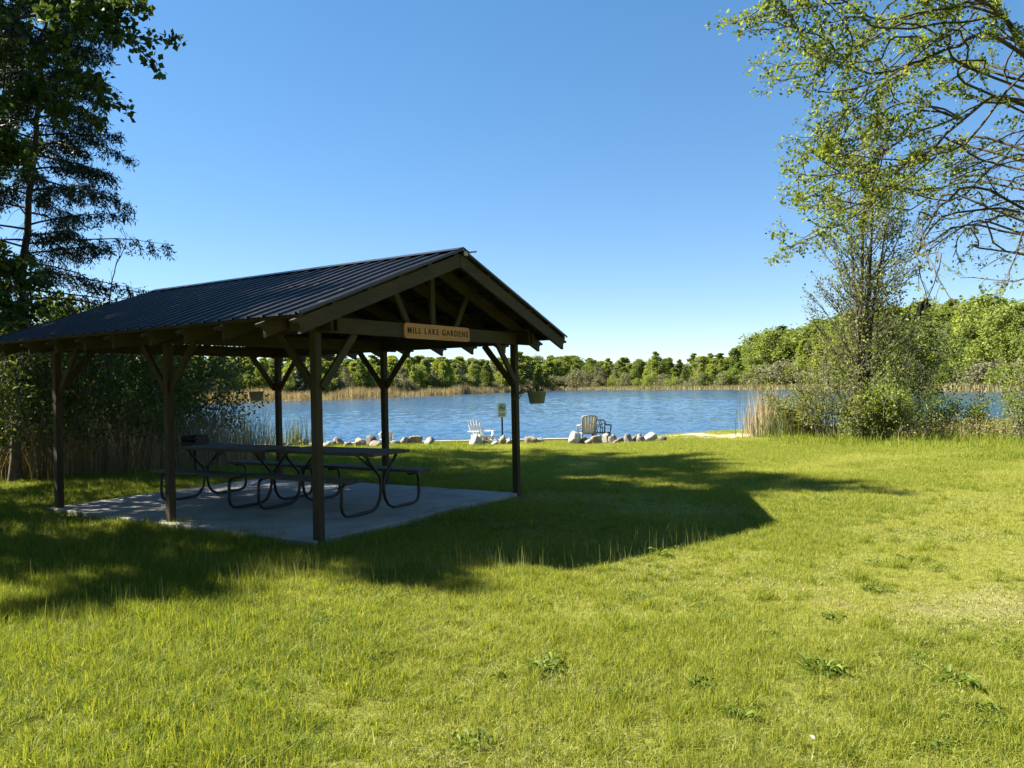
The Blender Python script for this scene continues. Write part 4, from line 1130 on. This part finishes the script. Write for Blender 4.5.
# sign
p = at(502.5, 440, 25.0); sg = empty('park_sign', (p.x, p.y, gz(p.x, p.y)), .1, 'small pale metal sign with round symbol on a thin post by the lake', 'sign')
m_ = MB(); m_.box((0, .02, .60), (.055, .03, 1.40), None, .004); m_.build('post', M_PIPE, sg)
z0, z1 = 0.86, 1.30
m_ = MB(); m_.prism(rrect(-.142, .142, z0, z1, .03), (0, 0, 0), (1, 0, 0), (0, 0, 1), (0, -1, 0), .006)
pn = m_.build('sign_panel', M_SIGN, sg)
m_ = MB(); R_, cz = .10, 1.155
for k in range(24):
    a0, a1 = 2 * math.pi * k / 24, 2 * math.pi * (k + 1) / 24
    b_ = len(m_.v)
    for a_ in (a0, a1):
        for r_ in (R_ - .024, R_): m_.v.append((r_ * math.cos(a_), -.009, cz + r_ * math.sin(a_)))
    m_.face([b_, b_ + 1, b_ + 3, b_ + 2])
m_.beam((-.066, -.0125, cz + .066), (.066, -.0125, cz - .066), .002, .022, (.7, 0, .7), 0)
m_.build('ring_symbol', M_SIGNRED, pn)
m_ = MB()
m_.prism([(-.055, -.035), (.045, -.035), (.06, -.005), (.03, .03), (.01, .045), (-.02, .03), (-.05, .02)], (0, -.0075, cz), (1, 0, 0), (0, 0, 1), (0, -1, 0), .002)
for zz, hw_ in ((.975, .10), (.935, .085), (.905, .095)): m_.box((0, -.0078, zz), (hw_ * 2, .002, .016), None, 0)
m_.build('pictogram', M_SIGNINK, pn)
m_ = MB()
for s_ in (1,):
    for (hx, hz) in ((-.142, z0), ):
        pass
m_.box((0, -.0085, z1 - .012), (.22, .002, .010), None, 0); m_.build('border_line', M_SIGNINK, pn)

# resin armchairs
def resin_chair(name, label, loc, rz, mat_, panel, pattern=False, back_h=.62, tilt=.0):
    root = empty(name, loc, rz, label, 'chair')
    root.rotation_euler = (tilt, 0, rz)
    m_ = MB(); m_.box((0, 0, .40), (.46, .46, .03), None, .01); m_.box((0, -.22, .375), (.46, .02, .05), None, .005); m_.build('seat', mat_, root)
    m_ = MB()                                             # back rises at +y, leaning away
    def bp(x, h): return Vector((x, .20 + h * .30, .41 + h))
    outl = [bp(-.19, -.01), bp(-.22, back_h * .5), bp(-.245, back_h * .85), bp(-.20, back_h * .97), bp(0, back_h * 1.02), bp(.20, back_h * .97), bp(.245, back_h * .85), bp(.22, back_h * .5), bp(.19, -.01)]
    m_.tube(outl, .022, 8)
    m_.build('back_frame', mat_, root)
    m_ = MB()
    if pattern:
        for x in (-.12, -.04, .04, .12): m_.tube([bp(x, 0), bp(x * 1.2 + .03 * math.sin(x * 30), back_h * .5), bp(x * .8, back_h * .97)], .014, 6)
        m_.tube([bp(-.17, back_h * .35), bp(0, back_h * .5), bp(.17, back_h * .35)], .014, 6); m_.tube([bp(-.2, back_h * .7), bp(0, back_h * .58), bp(.2, back_h * .7)], .014, 6)
    else:
        for k in range(5):
            x = -.15 + k * .075; m_.beam(bp(x * .9, 0), bp(x * 1.25, back_h * .97), .066, .012, (0, -1, .3), .003)
    m_.build('backrest', panel, root)
    for s_ in (-1, 1):
        m_ = MB(); m_.tube([bp(s_ * .225, .30), Vector((s_ * .27, .14, .655)), Vector((s_ * .285, -.05, .65)), Vector((s_ * .28, -.22, .63)), Vector((s_ * .265, -.25, .56)), Vector((s_ * .25, -.23, .42))], [.02, .026, .028, .028, .024, .02], 8); m_.build('armrest', mat_, root)
        m_ = MB(); m_.beam((s_ * .235, -.20, .42), (s_ * .27, -.25, 0), .05, .035, (0, 1, 0)); m_.build('leg', mat_, root)
        m_ = MB(); m_.beam((s_ * .205, .20, .42), (s_ * .24, .30, 0), .05, .035, (0, 1, 0)); m_.build('leg', mat_, root)
    return root
def ground_at(px, Z): x = pxy(px, Z) ; return (x, Z, gz(x, Z))
def gp_(px, Z, dz=0): 
    p = at(px, 440, Z); return (p.x, p.y, gz(p.x, p.y) + dz)
resin_chair('lawn_chair', 'taupe high backed resin armchair above the rock pile facing the lake', gp_(587.5, 25.0, -.12), .12, M_TAN, M_TANLT, False, .56)
resin_chair('lawn_chair', 'dark green resin armchair with openwork back beside the taupe chair', gp_(601, 25.3, -.06), -.42, M_GREEN, M_GREEN, True, .42)
resin_chair('lawn_chair', 'white resin armchair half hidden behind post and shoreline rocks', gp_(386.5, 25.2, -.08), .2, M_WHITE, M_WHITE, False, .36, .0).scale = (.8, .8, .72)
# these three face away from the camera: their backs are on the near side
for o_ in SC.objects:
    if o_.name.startswith('lawn_chair'): o_.rotation_euler.z += math.pi

def adirondack(label, loc, rz):
    root = empty('adirondack_chair', loc, rz, label, 'chair')
    m_ = MB()
    for k in range(6): m_.beam((-.27, -.30 + k * .1, .36 - .028 * k), (.27, -.30 + k * .1, .36 - .028 * k), .085, .018, (0, .25, 1), .003)
    m_.build('seat', M_WHITE, root)
    m_ = MB()
    for k in range(5):
        x = -.22 + k * .11; hh = .78 - .05 * abs(k - 2) ** 1.5
        m_.beam((x, .24, .18), (x * 1.2, .24 + hh * .42, .18 + hh), .098, .018, (0, -1, .42), .003)
    for z in (.35, .72): m_.beam((-.29, .27 + (z - .18) * .42, z), (.29, .27 + (z - .18) * .42, z), .02, .06, (0, 0, 1), .003)
    m_.build('backrest', M_WHITE, root)
    for s_ in (-1, 1):
        m_ = MB(); m_.beam((s_ * .34, -.38, .55), (s_ * .33, .42, .52), .13, .02, (0, 0, 1), .004); m_.build('armrest', M_WHITE, root)
        m_ = MB(); m_.beam((s_ * .31, -.30, 0), (s_ * .31, -.30, .545), .03, .11, (0, 1, 0)); m_.build('leg', M_WHITE, root)
        m_ = MB(); m_.beam((s_ * .28, -.36, .36), (s_ * .28, .52, .05), .03, .12, (0, 0, 1)); m_.build('side_rail', M_WHITE, root)
    return root
adirondack('white adirondack chair among the shoreline rocks left of the sign', gp_(482, 25.0, -.04), .62).scale = (.82, .82, .86)

# ------------------------------------------------------------------ broadleaf weeds in the lawn
def weed(name, label, x, y, R, n_, seed, group):
    rg = random.Random(seed); V_ = []; fs = []
    for k in range(n_):
        an = k * 2.4 + rg.uniform(-.3, .3); L = R * rg.uniform(.35, 1.15); wd = L * rg.uniform(.14, .3); el = rg.uniform(.2, 1.5)
        d = Vector((math.cos(an), math.sin(an), 0)); s_ = Vector((-d.y, d.x, 0)); b_ = len(V_); off_ = Vector((rg.gauss(0, R * .45), rg.gauss(0, R * .45), 0))
        for (f_, w_) in ((0, .15), (.3, .8), (.6, 1), (.85, .6), (1, 0.02)):
            c_ = off_ + d * (L * f_ * .9) + Vector((0, 0, L * (el * f_ - .75 * el * f_ * f_) + .012))
            V_ += [tuple(c_ - s_ * wd * w_ / 2 + Vector((0, 0, .012 * w_))), tuple(c_), tuple(c_ + s_ * wd * w_ / 2 + Vector((0, 0, .012 * w_)))]
        for j in range(4):
            o0 = b_ + j * 3
            fs += [[o0, o0 + 1, o0 + 4, o0 + 3], [o0 + 1, o0 + 2, o0 + 5, o0 + 4]]
    me_ = mesh_np(name, np.array(V_), np.array(fs).ravel(), np.arange(len(fs)) * 4, np.full(len(fs), 4), M_WEED, tint=np.repeat(np.random.default_rng(seed).uniform(0, 1, n_), 8))
    o_ = link(name, me_); o_.location = (x, y, gz(x, y)); tag(o_, label, 'weed', group); return o_
def lawn_xy(px, py):
    dx, dy = px - 512, py - 384; y = math.sin(ROLL) * dx + math.cos(ROLL) * dy - 1.485; Z = EYE * F / y
    return (math.cos(ROLL) * dx - math.sin(ROLL) * dy) / F * Z, Z
GW = 'broadleaf weeds in the mown lawn'
WEEDS = [(825, 676, .17, 18, 'largest dark green weed rosette right of centre in the near lawn'), (952, 682, .16, 15, 'dark weed rosette near the right edge of the near lawn'), (703, 690, .13, 12, 'weed rosette in the near lawn left of the largest one'),
         (545, 668, .17, 16, 'leafy weed clump in the lawn below the shelter corner post'), (500, 678, .10, 9, 'small weed beside the leafy clump at lawn centre'), (735, 722, .13, 11, 'pale weed rosette low in the lawn right of centre'), (470, 745, .14, 12, 'weed clump at the bottom of the lawn left of centre'),
         (985, 712, .12, 11, 'weed rosette low at the right edge of the lawn'), (870, 590, .13, 9, 'faint weed beside the bare patches at right'), (664, 557, .16, 9, 'weed standing just past the shelter shadow tip'), (905, 560, .14, 9, 'weed in the mid lawn toward the right side'),
         (380, 660, .12, 10, 'weed in bright grass below the concrete slab'), (250, 690, .13, 10, 'weed among the long bright grass at lower left'), (830, 622, .11, 9, 'small weed above the largest rosette'), (620, 700, .11, 9, 'small weed midway between lawn centre clumps'), (770, 640, .10, 8, 'small weed left above the largest rosette')]
for k, (px, py, R, n_, lb) in enumerate(WEEDS):
    x, y = lawn_xy(px, py); weed('lawn_weed', lb, x, y, R * .58, int(n_ * 2.4), 400 + k, GW)
# one pale stone lying in the grass
x, y = lawn_xy(815, 741); o_ = link('pebble', RM[3][0]); o_.location = (x, y, .012); o_.scale = (.03, .022, .02); tag(o_, 'tiny pale pebble lying in the near lawn', 'pebble')

# ------------------------------------------------------------------ lawn: grass tufts instanced on scattered points, one object
PATCH = .5
pcol = bpy.data.collections.new('grass_tufts')
def patch(name, N, h0, h1, w0, w1, lean, mat_, tlo, thi, seed):
    rg = np.random.default_rng(seed); X = rg.uniform(-PATCH * .62, PATCH * .62, N); Y = rg.uniform(-PATCH * .62, PATCH * .62, N)
    cl = rg.uniform(-.3, .3, (14, 2)); tgt = cl[rg.integers(0, 14, N)]; f_ = rg.random(N) < .35            # part of the blades gather in tussocks
    X = np.where(f_, tgt[:, 0] + rg.normal(0, .03, N), X); Y = np.where(f_, tgt[:, 1] + rg.normal(0, .03, N), Y)
    H = rg.uniform(h0, h1, N) * np.where(f_, 1.25, 1.0)
    V_, lp_, st, tt, tn = blades(X, Y, H, rg.uniform(w0, w1, N), rg, lean, np.full(N, -.012), 2, tlo, thi)
    o_ = bpy.data.objects.new(name, mesh_np(name, V_, lp_, st, tt, mat_, tint=tn)); pcol.objects.link(o_)
PN = []
for s_ in range(3): patch('tuft_a%d' % s_, 1450, .012, .074, .0026, .0056, 1.1, M_GRASS, .1, .75, 500 + s_)      # 0-2 mown
for s_ in range(3): patch('tuft_b%d' % s_, 1000, .025, .120, .0030, .0066, .95, M_LUSH, .0, 1, 510 + s_)             # 3-5 lush
for s_ in range(2): patch('tuft_c%d' % s_, 950, .012, .050, .0026, .0050, 1.3, M_GRASS, .3, .92, 520 + s_)          # 6-7 dry
def clump(name, N, rad, h0, h1, w0, w1, lean, mat_, seed):
    rg = np.random.default_rng(seed); X = rg.normal(0, rad, N); Y = rg.normal(0, rad, N)
    V_, lp_, st, tt, tn = blades(X, Y, rg.uniform(h0, h1, N) * np.exp(-(X ** 2 + Y ** 2) / (rad * rad * 6)), rg.uniform(w0, w1, N), rg, lean, np.full(N, -.012), 3, 0, 1)
    o_ = bpy.data.objects.new(name, mesh_np(name, V_, lp_, st, tt, mat_, tint=tn)); pcol.objects.link(o_)
def leafpatch(name, N, rad, size, mat_, seed):
    rg = np.random.default_rng(seed); cl = rg.normal(0, rad, (9, 2)); c_ = cl[rg.integers(0, 9, N)] + rg.normal(0, rad * .35, (N, 2))
    P = np.stack([c_[:, 0], c_[:, 1], rg.uniform(.004, .045, N)], 1)
    V_ = leaf_quads(P, size, rg, up_bias=2.2, aspect=.75)
    o_ = bpy.data.objects.new(name, mesh_np(name, V_, np.arange(N * 4), np.arange(N) * 4, np.full(N, 4), mat_, tint=rg.uniform(0, 1, N))); pcol.objects.link(o_)
def thatch(name, N, seed):
    rg = np.random.default_rng(seed); X, Y = rg.normal(0, .13, (2, N))
    V_, lp_, st, tt, tn = blades(X, Y, rg.uniform(.03, .09, N), rg.uniform(.003, .006, N), rg, .4, np.full(N, .0), 2, 0, 1)
    V_[:, 2] *= .25; V_[:, :2] *= 1.25
    o_ = bpy.data.objects.new(name, mesh_np(name, V_, lp_, st, tt, M_STALK, tint=tn)); pcol.objects.link(o_)
for s_ in range(2): patch('tuft_d%d' % s_, 16, .10, .25, .0018, .0034, .16, M_STALK, .0, 1, 530 + s_)            # 8-9 seed stalks

for s_ in range(2): clump('tuft_e%d' % s_, 110, .045, .06, .13, .003, .0065, .9, M_LUSH, 540 + s_)              # 10-11 tussocks
for s_ in range(2): leafpatch('tuft_f%d' % s_, 120, .09, .021, M_WEED, 550 + s_)                                   # 12-13 clover and small weeds
thatch('tuft_g0', 320, 560)                                                                                         # 14 dead thatch
def vnoise(X, Y, sc, seed):
    rg = np.random.default_rng(seed); T = rg.random((64, 64)); x = X * sc + 1000; y = Y * sc + 1000
    xi, yi = np.floor(x).astype(int), np.floor(y).astype(int); fx, fy = x - xi, y - yi; fx = fx * fx * (3 - 2 * fx); fy = fy * fy * (3 - 2 * fy)
    g = lambda a, b_: T[a % 64, b_ % 64]
    return (g(xi, yi) * (1 - fx) + g(xi + 1, yi) * fx) * (1 - fy) + (g(xi, yi + 1) * (1 - fx) + g(xi + 1, yi + 1) * fx) * fy
pts, idx, scl, rot = [], [], [], []
def slab_ab(X, Y):
    dx, dy = X - PV[0], Y - PV[1]
    return -math.cos(YAW) * dx + math.sin(YAW) * dy, math.sin(YAW) * dx + math.cos(YAW) * dy
def scatter(y0, y1, step, sc, prob=1.0, which='turf', wmul=1.0):
    ys = np.arange(y0, y1, step); 
    for yv in ys:
        xs = np.arange(-.72 * yv - 2.5, .72 * yv + 2.5, step)
        X = xs + RNG.uniform(-.45, .45, len(xs)) * step; Y = yv + RNG.uniform(-.45, .45, len(xs)) * step
        a_, b_ = slab_ab(X, Y)
        m_ = ~((a_ > SA0 - .14) & (a_ < SA1 + .14) & (b_ > SB_0 - .14) & (b_ < SB_1 + .14))
        m_ &= lake_sd(X, Y) > .25
        m_ &= (Y < 25.1) | (X > 2.5)
        m_ &= RNG.random(len(X)) < prob
        X, Y = X[m_], Y[m_]
        sandy = np.hypot((X - 7.3) / 3.6, (Y - 28.0) / 2.6) < .95 + .2 * RNG.random(len(X)); sandy &= RNG.random(len(X)) < .8
        X, Y = X[~sandy], Y[~sandy]
        lush = vnoise(X, Y, .8, 1) * .55 + np.clip((-X - .6) / 3.5, -.3, .5) + np.clip((X - 6) / 10, 0, .35) * (Y > 14) + (np.abs(a_[m_][~sandy] + .2) < .35) * .2
        dry = vnoise(X, Y, .7, 2) + .12 * np.clip(X / 3, -1, 1)
        for x, y, lu, dr in zip(X, Y, lush, dry):
            r_ = RNG.random()
            if lu > .55 + .25 * (r_ - .5): k_ = 3 + int(RNG.integers(3))
            elif dr > .68 + .3 * (r_ - .5): k_ = 6 + int(RNG.integers(2))
            else: k_ = int(RNG.integers(3))
            # trodden, nearly bare spots
            bare = min(np.hypot((x - bx) / bw, (y - by) / bh) for bx, by, bw, bh in BARE)
            if bare < 1 and r_ < .75: continue
            h_ = (.75 + .6 * vnoise(np.array([x]), np.array([y]), 1.3, 3)[0])
            pts.append((x, y, gz(x, y))); idx.append(k_); scl.append((sc, sc, h_ * (1 + .25 * (sc - 1)))); rot.append((0, 0, RNG.uniform(0, 6.28)))
BARE = []
for (px, py, wx, wy) in ((935, 611, .42, .42), (1003, 616, .42, .36), (790, 735, .14, .12), (385, 705, .18, .12), (850, 725, .12, .1), (670, 730, .14, .1), (990, 600, .25, .3), (40, 760, .3, .12)):
    bx, by = lawn_xy(px, py); BARE.append((bx, by, wx, wy))
scatter(1.6, 9.0, .30, 1.0); scatter(9.0, 16.0, .40, 1.35); scatter(16.0, 33.0, .55, 1.8)
# seed stalks: thickest round the slab and along the edge of the mown strip in front of it
for k in range(150):
    a_ = RNG.uniform(-3.2, 4.0); b_ = -RNG.uniform(.2, 2.9) if a_ > -.3 else RNG.uniform(-2.4, 2.2)
    p = pv(a_, b_); 
    if p.y < 5.7 or RNG.random() < .35: continue
    pts.append((p.x, p.y, gz(p.x, p.y))); idx.append(8 + int(RNG.integers(2))); s_ = RNG.uniform(.7, 1.1); scl.append((s_, s_, s_)); rot.append((0, 0, RNG.uniform(0, 6.28)))
for k in range(150):
    t_ = RNG.random(); ex, ey = lawn_xy(230 + 480 * t_, 588 - 42 * t_ ** 1.6 + RNG.normal(0, 7) - 6)
    pts.append((ex, ey, gz(ex, ey))); idx.append(8 + int(RNG.integers(2))); s_ = RNG.uniform(.6, 1.05); scl.append((s_, s_, s_)); rot.append((0, 0, RNG.uniform(0, 6.28)))
for k in range(160):
    x, y = RNG.uniform(-6.5, -2.6), RNG.uniform(4.2, 7.5)
    pts.append((x, y, gz(x, y))); idx.append(8 + int(RNG.integers(2)) if RNG.random() < .4 else 3 + int(RNG.integers(3))); s_ = RNG.uniform(.8, 1.3); scl.append((1, 1, s_)); rot.append((0, 0, RNG.uniform(0, 6.28)))
def extra(n_, ks, sc0, sc1, thr, seed, y1=11.0, zs=1.0):
    k = 0
    while k < n_:
        y = 2.2 + (y1 - 2.2) * RNG.random() ** 1.4; x = RNG.uniform(-.72 * y - 1, .72 * y + 1)
        a_, b_ = slab_ab(x, y)
        k += 1
        if min(math.hypot((x - bx) / bw, (y - by) / bh) for bx, by, bw, bh in BARE) < 1.05 and 14 not in ks: continue
        if SA0 - .1 < a_ < SA1 + .1 and SB_0 - .1 < b_ < SB_1 + .1: continue
        if vnoise(np.array([x]), np.array([y]), 1.1, seed)[0] < thr: continue
        s_ = RNG.uniform(sc0, sc1); pts.append((x, y, gz(x, y))); idx.append(ks[int(RNG.integers(len(ks)))]); scl.append((s_, s_, s_ * zs)); rot.append((0, 0, RNG.uniform(0, 6.28)))
extra(1900, (10, 11), .4, 1.1, .38, 21, 13.0); extra(300, (12, 13), .5, 1.0, .5, 22); extra(900, (14,), .7, 1.5, .5, 23)
gm = bpy.data.meshes.new('grass'); gm.from_pydata(pts, [], [])
a_ = gm.attributes.new('idx', 'INT', 'POINT'); a_.data.foreach_set('value', idx)
a_ = gm.attributes.new('scl', 'FLOAT_VECTOR', 'POINT'); a_.data.foreach_set('vector', np.array(scl, dtype=np.float32).ravel())
a_ = gm.attributes.new('rot', 'FLOAT_VECTOR', 'POINT'); a_.data.foreach_set('vector', np.array(rot, dtype=np.float32).ravel())
go = link('grass', gm); tag(go, 'sunlit and shaded mown lawn grass', None, None, 'stuff')
ng = bpy.data.node_groups.new('grass_scatter', 'GeometryNodeTree')
ng.interface.new_socket('Geometry', in_out='INPUT', socket_type='NodeSocketGeometry'); ng.interface.new_socket('Geometry', in_out='OUTPUT', socket_type='NodeSocketGeometry')
gi = ng.nodes.new('NodeGroupInput'); gout = ng.nodes.new('NodeGroupOutput')
ci = ng.nodes.new('GeometryNodeCollectionInfo'); ci.inputs['Collection'].default_value = pcol; ci.inputs['Separate Children'].default_value = True; ci.inputs['Reset Children'].default_value = True
ip = ng.nodes.new('GeometryNodeInstanceOnPoints'); ip.inputs['Pick Instance'].default_value = True
def named(nm, ty):
    n_ = ng.nodes.new('GeometryNodeInputNamedAttribute'); n_.data_type = ty; n_.inputs['Name'].default_value = nm
    return [o_ for o_ in n_.outputs if o_.name == 'Attribute' and o_.enabled][0] if any(o_.name == 'Attribute' and o_.enabled for o_ in n_.outputs) else n_.outputs[0]
ng.links.new(gi.outputs[0], ip.inputs['Points']); ng.links.new(ci.outputs[0], ip.inputs['Instance'])
ng.links.new(named('idx', 'INT'), ip.inputs['Instance Index']); ng.links.new(named('rot', 'FLOAT_VECTOR'), ip.inputs['Rotation']); ng.links.new(named('scl', 'FLOAT_VECTOR'), ip.inputs['Scale'])
ng.links.new(ip.outputs[0], gout.inputs[0])
md = go.modifiers.new('scatter', 'NODES'); md.node_group = ng
